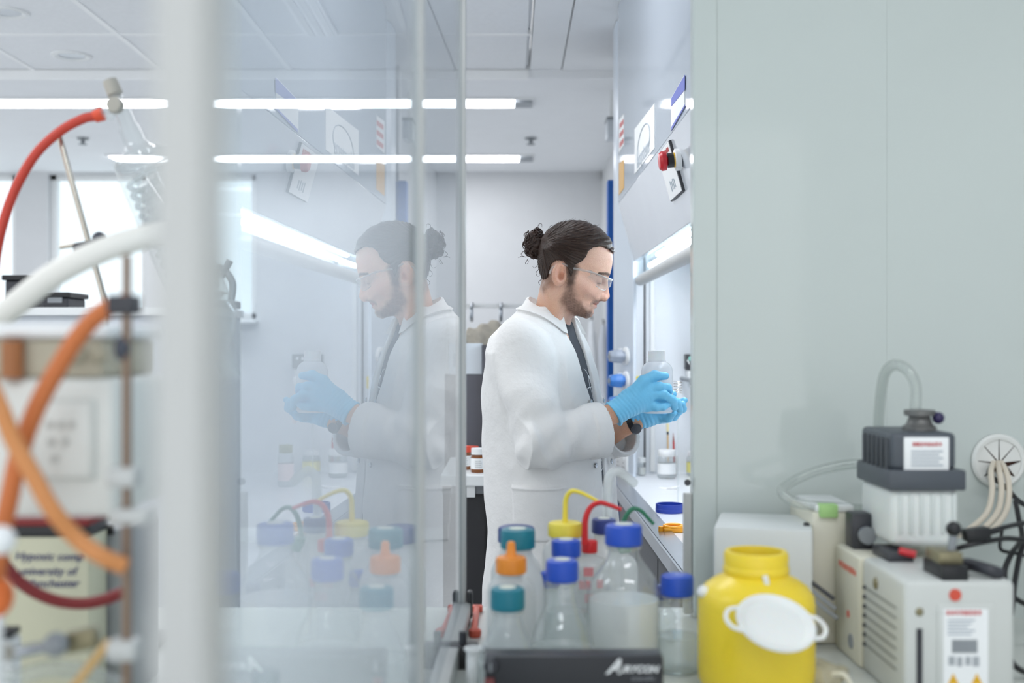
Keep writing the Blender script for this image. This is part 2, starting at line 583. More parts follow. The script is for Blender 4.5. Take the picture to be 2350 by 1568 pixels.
def add_fill_panel(x, y, label):       # panel lamps added out of view to light the room
    t = thing('added_panel_light', label, 'ceiling light', (x, y, 2.697), 'added panel lights out of view')
    MB().box((x - 0.6, y - 0.16, 2.680), (x + 0.6, y + 0.16, 2.6985)).build('frame', M_tbar, t, smooth=False)
    MB().box((x - 0.57, y - 0.13, 2.676), (x + 0.57, y + 0.13, 2.681)).build('diffuser', M_lamp, t, smooth=False)
add_fill_panel(-1.9, 1.4, 'added unseen panel light over the left bench')
add_fill_panel(0.75, 0.6, 'added unseen panel light over the right bench')
add_fill_panel(-0.45, 3.1, 'added unseen panel light over the aisle behind the glass screen')
add_fill_panel(-2.6, 3.1, 'added unseen panel light above the reagent shelves')
add_fill_panel(-0.5, -0.9, 'added unseen panel light behind the bench')

sp = thing('sprinkler', 'small white sprinkler head on the far ceiling', 'sprinkler', P(1218, 318, 6.85))
sp.location.z = 2.66
q = sp.location.copy()
MB().lathe(q, [(0, -0.002), (0.035, -0.002), (0.035, -0.008), (0.012, -0.012), (0.012, -0.035), (0.026, -0.036), (0.026, -0.040), (0, -0.040)], 20).build('head', M_grey, sp)
sp2 = thing('sprinkler', 'small grey sprinkler head on the ceiling beside the red hose', 'sprinkler', (P(190, 318, 6.85).x, 6.85, 2.66))
q = sp2.location.copy()
MB().lathe(q, [(0, -0.002), (0.035, -0.002), (0.035, -0.008), (0.012, -0.012), (0.012, -0.035), (0.026, -0.036), (0.026, -0.040), (0, -0.040)], 20).build('head', M_grey, sp2)

# far wall with window openings
wins = [(-4.3, P(35, 0, FAR).x), (P(110, 0, FAR).x, P(335, 0, FAR).x), (P(425, 0, FAR).x, P(588, 0, FAR).x)]
ZB, ZT = 1.60, 2.645
fw = MB().box((-4.7, FAR, 0), (0.8, FAR + 0.2, ZB)).box((-4.7, FAR, ZT), (0.8, FAR + 0.2, 2.66))
xs = [-4.7] + [v for w in wins for v in w] + [0.8]
for i in range(0, len(xs), 2):
    fw.box((xs[i], FAR, ZB), (xs[i + 1], FAR + 0.2, ZT))
wf = tag(fw.build('wall_far', M_wall, smooth=False), 'white far wall of the laboratory', kind='structure')
for k, (a, b) in enumerate(wins):
    w = thing('window_%d' % (k + 1), None, None, ((a + b) / 2, FAR + 0.08, ZB), kind='structure')
    fr = MB()
    for (x0, x1, z0, z1) in ((a, a + 0.045, ZB, ZT), (b - 0.045, b, ZB, ZT), (a, b, ZB, ZB + 0.05), (a, b, ZT - 0.04, ZT)):
        fr.box((x0, FAR + 0.05, z0), (x1, FAR + 0.11, z1))
    fr.build('window_frame', M_plast, w, smooth=False, bevel=0.004)
    MB().box((a + 0.045, FAR + 0.075, ZB + 0.05), (b - 0.045, FAR + 0.081, ZT - 0.04)).build('pane', M_glasspane, w, smooth=False)
    MB().box((a - 0.02, FAR - 0.12, ZB - 0.03), (b + 0.02, FAR + 0.05, ZB)).build('sill', M_white, w, smooth=False, bevel=0.004)
MB().box((-4.7, FAR - 0.012, 0), (0.66, FAR, 0.1)).build('baseboard_far', M_white, smooth=False)['kind'] = 'structure'
MB().box((0.66, FAR - 0.05, 2.60), (0.69, FAR, 2.66)).build('trim_1', M_wall, smooth=False)['kind'] = 'structure'

tag(MB().box((0.66, 5.12, 0), (0.78, FAR, 2.66)).build('wall_right_far', M_wall, smooth=False), 'white side wall beyond the fume cupboard', kind='structure')
tag(MB().box((0.47, 5.05, 0), (2.3, 5.12, 2.66)).build('wall_right_return', M_wall, smooth=False), 'short white wall behind the fume cupboard', kind='structure')
tag(MB().box((1.75, -2.6, 0), (1.85, 5.05, 2.70)).build('wall_right', M_wall, smooth=False), 'white side wall on the right', kind='structure')
lw = MB().box((-4.8, -2.6, 0), (-4.7, FAR + 0.2, 1.0)).box((-4.8, -2.6, 2.55), (-4.7, FAR + 0.2, 2.8))
for y in (-2.6, -0.4, 1.9, 4.2, 6.5, FAR - 0.2):
    lw.box((-4.8, y, 1.0), (-4.7, y + 0.3, 2.55))
tag(lw.build('wall_left', M_wall, smooth=False), 'white side wall with tall windows on the left', kind='structure')

dr = thing('door_1', None, None, (0.455, 5.04, 0), kind='structure')
MB().box((0.428, 4.99, 0), (0.472, 5.045, 2.135)).build('door_frame', M_blue, dr, smooth=False, bevel=0.006)
MB().box((0.472, 5.00, 2.09), (1.40, 5.045, 2.135)).build('door_head', M_blue, dr, smooth=False, bevel=0.006)
MB().box((0.474, 5.01, 0.01), (1.38, 5.045, 2.088)).build('door_leaf', mat('blue door leaf', '2A62B4', 0.35), dr, smooth=False)

# ------------------------------------------------------------------ near bench and its surround
BZ = 0.90
nb = thing('lab_bench', 'long pale laboratory bench in the foreground under the bottles and pumps', 'bench', (0, 1.2, 0))
MB().box((-1.7, 0.20, 0.862), (1.6, 2.19, BZ)).build('worktop', mat('bench top', 'D3D7D2', 0.25, var=0.02), nb, smooth=False, bevel=0.005)
MB().box((-1.7, 0.28, 0.08), (1.6, 2.12, 0.861)).build('carcass', M_white, nb, smooth=False)
for i in range(6):
    d = MB().box((-1.68 + i * 0.545, 0.262, 0.10), (-1.15 + i * 0.545, 0.279, 0.85)).build('door', M_white, nb, smooth=False, bevel=0.003)
    MB().tube([(-1.25 + i * 0.545, 0.262, 0.72), (-1.25 + i * 0.545, 0.235, 0.72), (-1.25 + i * 0.545, 0.235, 0.60), (-1.25 + i * 0.545, 0.262, 0.60)], 0.005, 8, 0).build('handle', M_steel, d)

PY = 2.10
wn = MB().box((0.383, PY, BZ), (0.6955, PY + 0.03, 2.69)).box((0.6960, PY + 0.0008, BZ), (1.75, PY + 0.03, 2.69))
wnear = tag(wn.build('wall_near_right', M_whitegloss, smooth=False), 'glossy pale grey panel wall behind the pumps', kind='structure')
MB().box((0.338, PY - 0.002, BZ), (0.3835, PY + 0.034, 2.69)).build('edge_post', M_whitegloss, wnear, smooth=False, bevel=0.004)
MB().box((0.322, PY + 0.005, BZ + 0.005), (0.338, PY + 0.02, BZ + 0.23)).build('latch_plate', M_alu, wnear, smooth=False, bevel=0.003)
MB().cyl(P(1578, 1108, PY + 0.006), P(1578, 1108, PY - 0.02), 0.006).build('latch_knob', M_dark, wnear)

# ------------------------------------------------------------------ glass screen on the bench
CX, FD = 1235.0, 368.0           # the screen's vanishing point and its measured parallax
def sy(px):                      # depth at which the screen passes pixel column px
    return FD / (CX - px)
def sx(Y):
    return (CX - VX - FD / Y) * Y / FPX
gs = thing('glass_screen', 'tall aluminium framed glass screen standing on the bench in front of the camera', 'glass screen', (sx(1.3), 1.3, BZ))
YA, YB, YC = 0.462, sy(957), sy(1058)
dirn = Vector((sx(YC) - sx(YA), YC - YA, 0)).normalized()
nrm = Vector((dirn.y, -dirn.x, 0))
ZTOP = 2.55
def post(Y, w, d, name='post'):
    c = Vector((sx(Y), Y, (BZ + ZTOP) / 2))
    return MB().obox(c, (w, d, ZTOP - BZ), nrm, dirn).build(name, M_alu, gs, smooth=True, bevel=0.003)
post(YA, 0.022, 0.034)
post(YB, 0.016, 0.024)
post(YC, 0.018, 0.022)
c0, c1 = Vector((sx(YA), YA, 0)), Vector((sx(YC), YC, 0))
cm = (c0 + c1) / 2; L = (c1 - c0).length
MB().obox(cm + Vector((0, 0, BZ + 0.018)), (L, 0.034, 0.036), dirn, (0, 0, 1)).build('bottom_rail', M_alu, gs, bevel=0.003)
MB().obox(cm + Vector((0, 0, ZTOP - 0.015)), (L, 0.03, 0.03), dirn, (0, 0, 1)).build('top_rail', M_alu, gs, bevel=0.003)
for (ya, yb) in ((YA + 0.011, YB - 0.012), (YB + 0.012, YC - 0.011)):
    a = Vector((sx(ya), ya, 0)); b = Vector((sx(yb), yb, 0))
    MB().obox((a + b) / 2 + Vector((0, 0, (BZ + ZTOP) / 2)), ((b - a).length, ZTOP - BZ - 0.07, 0.006), dirn, (0, 0, 1)).build('pane', M_sash, gs, smooth=False)
MB().obox(c1 + nrm * 0.016 + Vector((0, 0, BZ + 0.03)), (0.010, 0.025, 0.05), nrm, dirn).build('corner_bracket', M_black, gs, bevel=0.004)

# ================================================================== fume cupboard where the man works
HX = 0.410; HY0, HY1 = 2.23, 4.48; WTZ = 0.91
hood = thing('fume_cupboard', 'large white fume cupboard with raised glass sash at which the man works', 'fume cupboard', (0.75, 3.3, 0))
M_hood = mat('hood panel', 'BFC9D4', 0.05, var=0.01, scale=2)
M_hoodin = mat('hood lining', 'E6EAEE', 0.25, var=0.01)
M_jamb = mat('hood jamb', 'CFD8E2', 0.3, var=0.01)
MB().box((0.45, HY0, 0.06), (1.14, HY1 + 0.2, 0.858)).build('base_cabinet', M_black, hood, smooth=False)
for i in range(4):
    MB().box((0.436, HY0 + 0.01 + i * 0.56, 0.10), (0.451, HY0 + 0.555 + i * 0.56, 0.84)).build('cabinet_door', M_dark, hood, smooth=False, bevel=0.003)
MB().box((0.378, HY0, 0.858), (1.12, HY1 + 0.2, 0.872)).build('under_tray', M_dark, hood, smooth=False)
MB().box((0.430, HY0, 0.872), (1.12, HY1 + 0.2, WTZ - 0.006)).build('worktop', M_hoodin, hood, smooth=False)
MB().box((0.375, HY0, 0.868), (0.383, HY1 + 0.0, 0.905)).build('front_fascia', M_steel, hood, smooth=False, bevel=0.002)
MB().extrude([(0.383, HY0, 0.906), (0.432, HY0, 0.910), (0.432, HY0, 0.902), (0.383, HY0, 0.898)], (0, HY1 - HY0, 0)).build('front_sill', M_steel, hood, smooth=False)
MB().box((HX, HY0, 1.945), (HX + 0.03, 4.31, 2.694)).build('upper_panel', M_hood, hood, smooth=False, bevel=0.002)
lp = [(HX, 1.943), (HX + 0.06, 1.725), (HX + 0.08, 1.725), (HX + 0.03, 1.943)]
MB().extrude([(x, HY0, z) for x, z in lp], (0, 4.31 - HY0, 0)).build('sloping_panel', mat('hood visor', 'CDD3DA', 0.12, var=0.01), hood, smooth=False, bevel=0.002)
MB().cyl((0.497, HY0, 1.655), (0.497, 4.33, 1.655), 0.021, n=28).build('sash_handle', M_alu, hood)
MB().box((0.503, HY0, 1.665), (0.509, HY1 - 0.03, 2.60)).build('sash_glass', M_glasspane, hood, smooth=False)
MB().box((1.10, HY0, WTZ - 0.02), (1.12, HY1 + 0.03, 2.69)).build('back_lining', M_hoodin, hood, smooth=False)
MB().box((0.47, HY1, WTZ - 0.02), (1.12, HY1 + 0.03, 2.69)).build('end_lining', M_hoodin, hood, smooth=False)
MB().box((0.45, HY0 - 0.03, WTZ - 0.02), (1.12, HY0, 2.69)).build('end_lining', M_hoodin, hood, smooth=False)
MB().box((0.52, HY0, 1.86), (1.10, HY1, 1.88)).build('roof_lining', M_hoodin, hood, smooth=False)
MB().prism([(0.468, 4.32), (0.48, 4.32), (0.48, 4.62), (0.42, 4.62), (0.42, 4.50)], 0.905, 2.69).build('jamb', M_jamb, hood, smooth=False, bevel=0.003)
MB().box((0.527, HY1 - 0.010, WTZ), (0.534, HY1 + 0.001, 1.95)).build('sash_track', M_dark, hood, smooth=False)
MB().box((0.551, HY1 - 0.014, WTZ), (0.570, HY1 + 0.001, 1.95)).build('track_cover', M_plast, hood, smooth=False, bevel=0.003)
lh = MB().extrude([(0.612, HY0 + 0.1, 1.70), (0.628, HY0 + 0.1, 1.70), (0.668, HY0 + 0.1, 1.84), (0.652, HY0 + 0.1, 1.84)], (0, HY1 - HY0 - 0.22, 0)).build('lamp_housing', M_plast, hood, smooth=False)
for x, z in ((0.535, 1.712), (0.565, 1.754), (0.595, 1.797)):
    MB().cyl((x, HY0 + 0.12, z), (x, HY1 - 0.14, z), 0.008, n=12).build('lamp_tube', M_tube, lh)
    for y_ in (HY0 + 0.125, HY1 - 0.145):
        MB().obox((x + 0.03, y_, z + 0.005), (0.07, 0.012, 0.02), (1, 0, 0.15), (0, 1, 0)).build('lamp_holder', M_plast, lh, smooth=False)
# service knobs on the slanting jamb
jn = Vector((-0.18, -0.048, 0)).normalized()
M_knobb = mat('blue valve knob', '3B7CC9', 0.35, var=0.03)
M_knobg = mat('grey valve knob', '9FA8B6', 0.35, var=0.03)
def jp(t, py):
    x = 0.42 + 0.048 * t; y = 4.50 - 0.18 * t
    return Vector((x, y, CAMZ - (py - VY) * y / FPX))
for py, m, lab in ((818, M_knobg, 'grey valve knob'), (874, M_knobb, 'upper blue valve knob'), (924, M_knobb, 'lower blue valve knob')):
    b = jp(0.62, py)
    k = MB().lathe(b, [(0.0, 0.0), (0.036, 0.0), (0.036, 0.006), (0.030, 0.010), (0, 0.010)], 28, jn).build('knob_plate', M_plast, hood)
    MB().lathe(b, [(0.018, 0.008), (0.021, 0.018), (0.027, 0.022), (0.026, 0.040), (0.0215, 0.066), (0.017, 0.070), (0, 0.070)], 48, jn, lobes=6, amp=0.06).build('service_knob', m, k)['label'] = lab
    MB().lathe(b, [(0.011, 0.069), (0.011, 0.0725), (0, 0.0725)], 16, jn).build('knob_cap', M_grey, k)
    MB().obox(b + jn * 0.026 + Vector((0, 0, 0.028)), (0.016, 0.006, 0.006), jn, (0, 0, 1)).build('pointer', M_plast, k, bevel=0.001)
# power socket low on the jamb, stickers
right = Vector((-jn.y, jn.x, 0)); right = right if right.x > 0 else -right
sc_ = jp(0.45, 1060)
s = MB().obox(sc_ + jn * 0.006, (0.115, 0.07, 0.012), right, (0, 0, 1)).build('socket_plate', M_plast, hood, bevel=0.003)
for dx in (-0.03, 0.03):
    MB().obox(sc_ + jn * 0.0135 + right * dx + Vector((0, 0, 0.018)), (0.014, 0.02, 0.004), right, (0, 0, 1)).build('switch', M_white, s, bevel=0.001)
    for ax, az in ((0, -0.002), (-0.008, -0.018), (0.008, -0.018)):
        MB().obox(sc_ + jn * 0.0122 + right * (dx + ax) + Vector((0, 0, az)), (0.003, 0.006, 0.001), right, (0, 0, 1)).build('pin_slot', M_dark, s, smooth=False)
ys = P(1463, 877, HY1 - 0.004)
st = MB().box((ys.x - 0.022, HY1 - 0.004, ys.z - 0.026), (ys.x + 0.012, HY1 - 0.0005, ys.z + 0.022)).build('hazard_sticker', mat('yellow sticker', 'EBD21C', 0.4), hood, smooth=False)
MB().extrude([(ys.x - 0.02, HY1 - 0.0045, ys.z - 0.022), (ys.x + 0.004, HY1 - 0.0045, ys.z - 0.022), (ys.x - 0.008, HY1 - 0.0045, ys.z - 0.001)], (0, -0.0006, 0)).build('warning_triangle', mat('sticker ink', '7A3B12', 0.5), st, smooth=False)
MB().extrude([(ys.x - 0.015, HY1 - 0.0052, ys.z - 0.019), (ys.x - 0.001, HY1 - 0.0052, ys.z - 0.019), (ys.x - 0.008, HY1 - 0.0052, ys.z - 0.007)], (0, -0.0006, 0)).build('triangle_field', mat('yellow sticker', 'EBD21C', 0.4), st, smooth=False)

def on_front(px, py, x=HX):       # point of the hood front plane behind a pixel
    Y = x * FPX / (px - VX)
    return Vector((x, Y, CAMZ - (py - VY) * Y / FPX))
def sheet(name, corners, m, th=0.0015, x=HX - 0.0002):
    return MB().extrude([on_front(px, py, x) for px, py in corners], (-th, 0, 0)).build(name, m, hood, smooth=False)
a = sheet('logo_sheet', [(1457, 297), (1503, 237), (1503, 340), (1457, 400)], M_paper)
c = on_front(1477, 335, HX - 0.0022)
M_ink = mat('grey ink', 'A3ADB6', 0.6)
text_mesh('logo_text', 'labsystems', 0.075, mat('pale logo ink', 'B9C2CA', 0.6), a, c + Vector((0, 0.02, -0.02)), (0, -1, 0), (0, 0, 1))
MB().tube([c + Vector((0, 0.16 * math.cos(t), 0.005 + 0.055 * math.sin(t))) for t in [math.radians(-40 + i * 15) for i in range(18)]], 0.0020, 5, 0).build('logo_ring', mat('pale logo ink', 'B9C2CA', 0.6), a)
pp = sheet('notice_sheet', [(1541, 226), (1572, 172), (1572, 245), (1541, 300)], M_paper)
MB().extrude([on_front(px, py, HX - 0.0018) for px, py in ((1541, 226), (1572, 172), (1572, 206), (1541, 244))], (-0.0008, 0, 0)).build('purple_band', mat('purple print', '6E78C4', 0.6), pp, smooth=False)
MB().extrude([on_front(px, py, HX - 0.0018) for px, py in ((1541, 292), (1572, 240), (1572, 245), (1541, 300))], (-0.0008, 0, 0)).build('purple_line', mat('purple print', '6E78C4', 0.6), pp, smooth=False)
rs = sheet('red_notice', [(1421, 276), (1432, 262), (1432, 333), (1421, 350)], M_paper)
for i in range(3):
    y0 = 282 + i * 22
    MB().extrude([on_front(px, py, HX - 0.0018) for px, py in ((1422, y0 + 3), (1431, y0 - 9), (1431, y0 + 2), (1422, y0 + 14))], (-0.0008, 0, 0)).build('red_line', mat('red print', 'C96A6A', 0.6), rs, smooth=False)
sheet('orange_notice', [(1421, 376), (1432, 366), (1432, 432), (1421, 448)], mat('orange print', 'E3B46A', 0.6))

# emergency stop on the visor
n2 = Vector((-0.218, 0, -0.06)).normalized(); up2 = Vector((-0.06, 0, 0.218)).normalized()
ec = P(1541, 393, 3.02); ec.x = HX + 0.024
es = MB().obox(ec + n2 * 0.005, (0.215, 0.135, 0.010), (0, 1, 0), up2).build('control_plate', M_dark, hood, bevel=0.002)
MB().obox(ec + n2 * 0.0105, (0.209, 0.130, 0.002), (0, 1, 0), up2).build('control_face', M_paper, es, smooth=False)
print_row('control_text', mat('red print strong', 'B33A36', 0.6), es, ec + n2 * 0.0118 + up2 * 0.050, (0, -1, 0), up2, 0.17, 0.012, 9, 4)
for i in range(4):
    MB().obox(ec + n2 * 0.0118 - up2 * 0.035 + Vector((0, -0.04 + i * 0.022, 0)), (0.01, 0.022 + 0.006 * (i % 2), 0.001), (0, 1, 0), up2).build('print_bar', M_ink, es, smooth=False)
bc = P(1575, 366, 2.86); bc.x = HX + 0.018
bt = MB().lathe(bc, [(0, 0), (0.028, 0), (0.028, 0.012), (0.024, 0.014), (0, 0.014)], 28, (-1, 0, -0.1)).build('stop_button_base', M_plast, hood)
MB().lathe(bc, [(0.019, 0.012), (0.019, 0.017), (0.017, 0.017)], 28, (-1, 0, -0.1)).build('yellow_ring', mat('yellow ring', 'E0B21E', 0.4), bt)
MB().lathe(bc, [(0.0185, 0.017), (0.0185, 0.032), (0.012, 0.032)], 28, (-1, 0, -0.1)).build('collar', M_black, bt)
MB().lathe(bc, [(0.012, 0.030), (0.013, 0.034), (0.024, 0.036), (0.025, 0.046), (0.020, 0.053), (0, 0.055)], 28, (-1, 0, -0.1)).build('red_button', mat('red button', 'C41F2A', 0.3), bt)['label'] = 'red mushroom stop button'

# ------------------------------------------------------------------ things in the fume cupboard
def on_top(px, py, z=WTZ - 0.006):
    Y = (CAMZ - z) * FPX / (py - VY)
    return P(px, py, Y)
M_powder = mat('white powder', 'E8E8E4', 0.8)
b = on_top(1530, 1098)
jar = thing('specimen_jar', 'clear glass jar with white lid standing inside the fume cupboard', 'jar', b)
MB().lathe(b, [(0, 0.002), (0.030, 0.0), (0.035, 0.006), (0.035, 0.072), (0.031, 0.082), (0.029, 0.09)], 32).build('glass_body', M_vessel, jar)
MB().lathe(b, [(0.0315, 0.084), (0.033, 0.086), (0.033, 0.106), (0.031, 0.109), (0, 0.109)], 32).build('lid', M_plast, jar)
MB().lathe(b, [(0.0353, 0.018), (0.0353, 0.058)], 32).build('label', M_paper, jar)
b = on_top(1473, 1091)
vial = thing('sample_vial', 'small capped vial of white powder at the far corner of the fume cupboard', 'vial', b)
MB().lathe(b, [(0, 0), (0.014, 0), (0.0148, 0.003), (0.0148, 0.045), (0.011, 0.050), (0.011, 0.054)], 24).build('glass_body', M_vessel, vial)
MB().lathe(b, [(0, 0.002), (0.0138, 0.002), (0.0138, 0.030), (0, 0.032)], 24).build('powder', M_powder, vial)
MB().lathe(b, [(0.013, 0.050), (0.0145, 0.051), (0.0145, 0.068), (0, 0.069)], 24).build('cap', M_plast, vial)
# beaker holding a brush and a red pencil behind the jar
b = on_top(1541, 1092); 
hold = thing('pencil_beaker', 'small clear beaker behind the white-lidded jar', 'beaker', b)
MB().lathe(b, [(0, 0.001), (0.022, 0), (0.024, 0.004), (0.024, 0.075), (0.026, 0.078)], 28).build('glass_body', M_vessel, hold)
p0 = b + Vector((-0.012, 0, 0.004)); p1 = P(1532, 972, b.y)
br = thing('brush', 'thin wooden brush with a pale yellow tip standing in the beaker', 'brush', p0)
d = p1 - p0
MB().cyl(p0, p0 + d * 0.78, 0.0035, 0.0032, 10).build('handle', mat('pale wood', 'C9A46A', 0.5), br)
MB().cyl(p0 + d * 0.78, p0 + d * 0.84, 0.0042, n=10).build('ferrule', M_black, br)
MB().cyl(p0 + d * 0.84, p1, 0.0045, 0.0055, 10).build('bristles', mat('pale bristles', 'EADFB0', 0.7), br)
p0 = b + Vector((0.012, 0, 0.004)); p1 = P(1545, 994, b.y)
pe = thing('pencil', 'short red pencil standing in the beaker', 'pencil', p0)
d = p1 - p0
MB().cyl(p0, p0 + d * 0.8, 0.0042, n=6).build('shaft', mat('red lacquer', 'B02A2A', 0.35), pe)
MB().cyl(p0 + d * 0.8, p1, 0.0042, 0.0006, 6).build('tip', mat('pencil tip', '8C4A3C', 0.5), pe)
b = on_top(1537, 1176)
bcap = thing('bottle_cap', 'dark blue screw cap lying open on the fume cupboard worktop', 'bottle cap', b)
MB().lathe(b, [(0, 0.0012), (0.0385, 0.001), (0.0385, 0), (0.041, 0.0005), (0.042, 0.004), (0.0415, 0.026), (0.0385, 0.026), (0.038, 0.004), (0, 0.004)], 72, lobes=36, amp=0.008).build('shell', mat('dark blue plastic', '1B3A9E', 0.35, var=0.03), bcap)
MB().lathe(b, [(0.0425, 0.010), (0.043, 0.011), (0.0425, 0.012)], 48).build('rim_bead', mat('dark blue plastic', '1B3A9E', 0.35), bcap)
b = on_top(1543, 1222)
clip = thing('joint_clip', 'orange plastic joint clip lying near the front sill', 'clip', b)
M_or = mat('orange clip plastic', 'F2A51E', 0.35, var=0.02)
MB().obox(b + Vector((0.004, 0, 0.007)), (0.058, 0.014, 0.026), (1, 0.1, 0), (0, 0, 1)).build('body', M_or, clip, bevel=0.004)
MB().lathe(b + Vector((-0.03, 0, 0.008)), [(0, -0.011), (0.007, -0.009), (0.008, 0.0), (0.007, 0.008), (0, 0.009)], 14).build('jaw', M_or, clip)
MB().tube([b + Vector((0.002 + 0.024 * math.cos(t), 0.010 * math.sin(t), 0.017 + 0.003 * math.sin(t))) for t in [math.radians(i * 24) for i in range(16)]], 0.0045, 8, 0).build('ring', M_or, clip)
b = on_top(1532, 1122)
M_pp = mat('weighing paper', 'F4F5F5', 0.6)
sl = thing('paper_slip', 'two folded white paper slips lying in the fume cupboard', 'paper', b)
MB().extrude([b + Vector(v) for v in ((-0.03, 0.03, 0), (0.022, 0.016, 0), (0.03, -0.03, 0), (-0.012, -0.012, 0))], (0, 0, 0.0008)).build('slip', M_pp, sl, smooth=False)
MB().extrude([b + Vector(v) for v in ((0.0, 0.0, 0.002), (0.04, -0.012, 0.012), (0.034, -0.03, 0.010), (-0.004, -0.016, 0.002))], (0, 0, 0.0008)).build('slip', M_pp, sl, smooth=False)
b = P(1606, 830, HY1 - 0.03)
bx = thing('wall_meter', 'small black meter box fixed high on the end wall of the fume cupboard', 'meter', b)
MB().obox(b, (0.115, 0.055, 0.058), (1, 0, 0), (0, 1, 0)).build('case', M_dark, bx, bevel=0.003)
MB().lathe(b + Vector((-0.040, -0.0275, 0.012)), [(0, 0.004), (0.009, 0.004), (0.009, 0)], 16, (0, -1, 0)).build('dial', mat('mint dial', '8ADACB', 0.3), bx)
MB().extrude([b + Vector((-0.055, -0.0282, 0.004)), b + Vector((-0.045, -0.0282, -0.012)), b + Vector((-0.042, -0.0282, -0.009)), b + Vector((-0.051, -0.0282, 0.010))], (0, -0.001, 0)).build('mark', M_paper, bx, smooth=False)
for dx_, dz_ in ((-0.015, 0.010), (0.015, 0.012), (0.036, 0.012), (-0.018, -0.014), (0.020, -0.016)):
    MB().obox(b + Vector((dx_, -0.028, dz_)), (0.008, 0.003, 0.010), (1, 0, 0.2), (0, 1, 0)).build('white_mark', M_paper, bx, bevel=0.001)
MB().obox(b + Vector((-0.002, 0, -0.055)), (0.10, 0.05, 0.04), (1, 0, 0), (0, 1, 0)).build('lower_case', M_plast, bx, bevel=0.003)
b = P(1556, 940, 3.6)
wh = thing('wire_whisk', 'thin glass stirrer with a coiled wire top standing in the fume cupboard', 'stirrer', (b.x, b.y, WTZ - 0.006))
MB().cyl((b.x, b.y, WTZ - 0.006), P(1556, 905, 3.6), 0.003, n=10).build('stem', M_vessel, wh)
cc = P(1555, 888, 3.6)
MB().tube([cc + Vector((0.014 * math.cos(t), 0.014 * math.sin(t), -0.02 + 0.0085 * t / 6.28)) for t in [i * 0.45 for i in range(64)]], 0.0009, 5, 0).build('coil', M_chrome, wh)

# further things at the near side of the fume cupboard, seen mirrored in the glass screen
b = P(1606, 876, 4.05)
tp_ = thing('gas_tap', 'pale grey gas tap nozzle mirrored in the glass screen, inside the fume cupboard', 'tap', b)
MB().cyl(b + Vector((0.02, 0, 0)), b + Vector((-0.03, -0.02, 0)), 0.018, 0.020, 20).build('nozzle', M_plast, tp_)
MB().cyl(b + Vector((-0.028, -0.019, 0)), b + Vector((-0.034, -0.0215, 0)), 0.013, n=18).build('nozzle_bore', M_grey, tp_)
MB().tube([b + Vector((0.015, 0, -0.01)), b + Vector((0.02, 0.0, -0.08)), b + Vector((0.03, 0.02, -0.15))], 0.009, 10).build('drop_pipe', mat('pinkish pipe', 'E6DADA', 0.4), tp_)
MB().cyl(b + Vector((0.0, 0, 0)), Vector((b.x, HY1, b.z)), 0.008, n=12).build('wall_stub', M_grey, tp_)
for (px, py, r_, h_, lab, capm, lm) in ((1596, 1092, 0.034, 0.095, 'wide white-lidded jar with a yellow label, seen mirrored in the glass screen', M_plast, mat('yellow jar label', 'E8E08A', 0.6)),
                                  (1640, 1120, 0.028, 0.15, 'tall clear bottle with an olive cap, seen mirrored in the glass screen', mat('olive cap', '8C8A5A', 0.5), mat('pink bottle label', 'E3CFCF', 0.6))):
    b = on_top(px, py)
    t = thing('hood_bottle', lab, 'bottle', b, 'vessels inside the fume cupboard')
    MB().lathe(b, [(0, 0.002), (r_ * 0.9, 0), (r_, 0.006), (r_, h_ * 0.70), (r_ * 0.8, h_ * 0.82), (r_ * 0.75, h_ * 0.88)], 28).build('glass_body', M_vessel, t)
    MB().lathe(b, [(r_ * 0.78, h_ * 0.80), (r_ * 0.86, h_ * 0.82), (r_ * 0.86, h_ * 0.99), (0, h_)], 28).build('cap', capm, t)
    MB().lathe(b, [(r_ * 1.01, h_ * 0.15), (r_ * 1.01, h_ * 0.55)], 28).build('label', lm, t)

# ================================================================== background behind the man
# back bench with amber jars, tall dark cupboard and hanging things
BY = 3.52
bb = thing('back_bench', 'narrow white shelf bench with dark cupboard below behind the man', 'bench', (-0.11, 3.8, 0))
bz = P(0, 1091, BY).z
MB().box((-0.215, BY, bz - 0.035), (-0.02, 4.10, bz)).build('bench_top', M_white, bb, smooth=False, bevel=0.004)
MB().box((-0.21, BY + 0.02, bz - 0.06), (-0.02, 4.08, bz - 0.0352)).build('steel_rail', mat('dull steel', '74777B', 0.4, metal=0.6), bb, smooth=False)
MB().box((-0.135, BY + 0.012, bz - 0.07), (-0.108, BY + 0.03, bz - 0.036)).build('bracket', M_plast, bb, smooth=False)
MB().box((-0.21, BY + 0.06, 0.05), (-0.03, 4.08, bz - 0.061)).build('dark_cupboard', mat('black cupboard', '2C2C2F', 0.45), bb, smooth=False)
MB().box((-0.080, BY + 0.052, 0.08), (-0.076, BY + 0.061, bz - 0.07)).build('door_gap', M_black, bb, smooth=False)
M_amber = mat('amber glass', '7A4312', 0.12, var=0.05, coat=0.3)
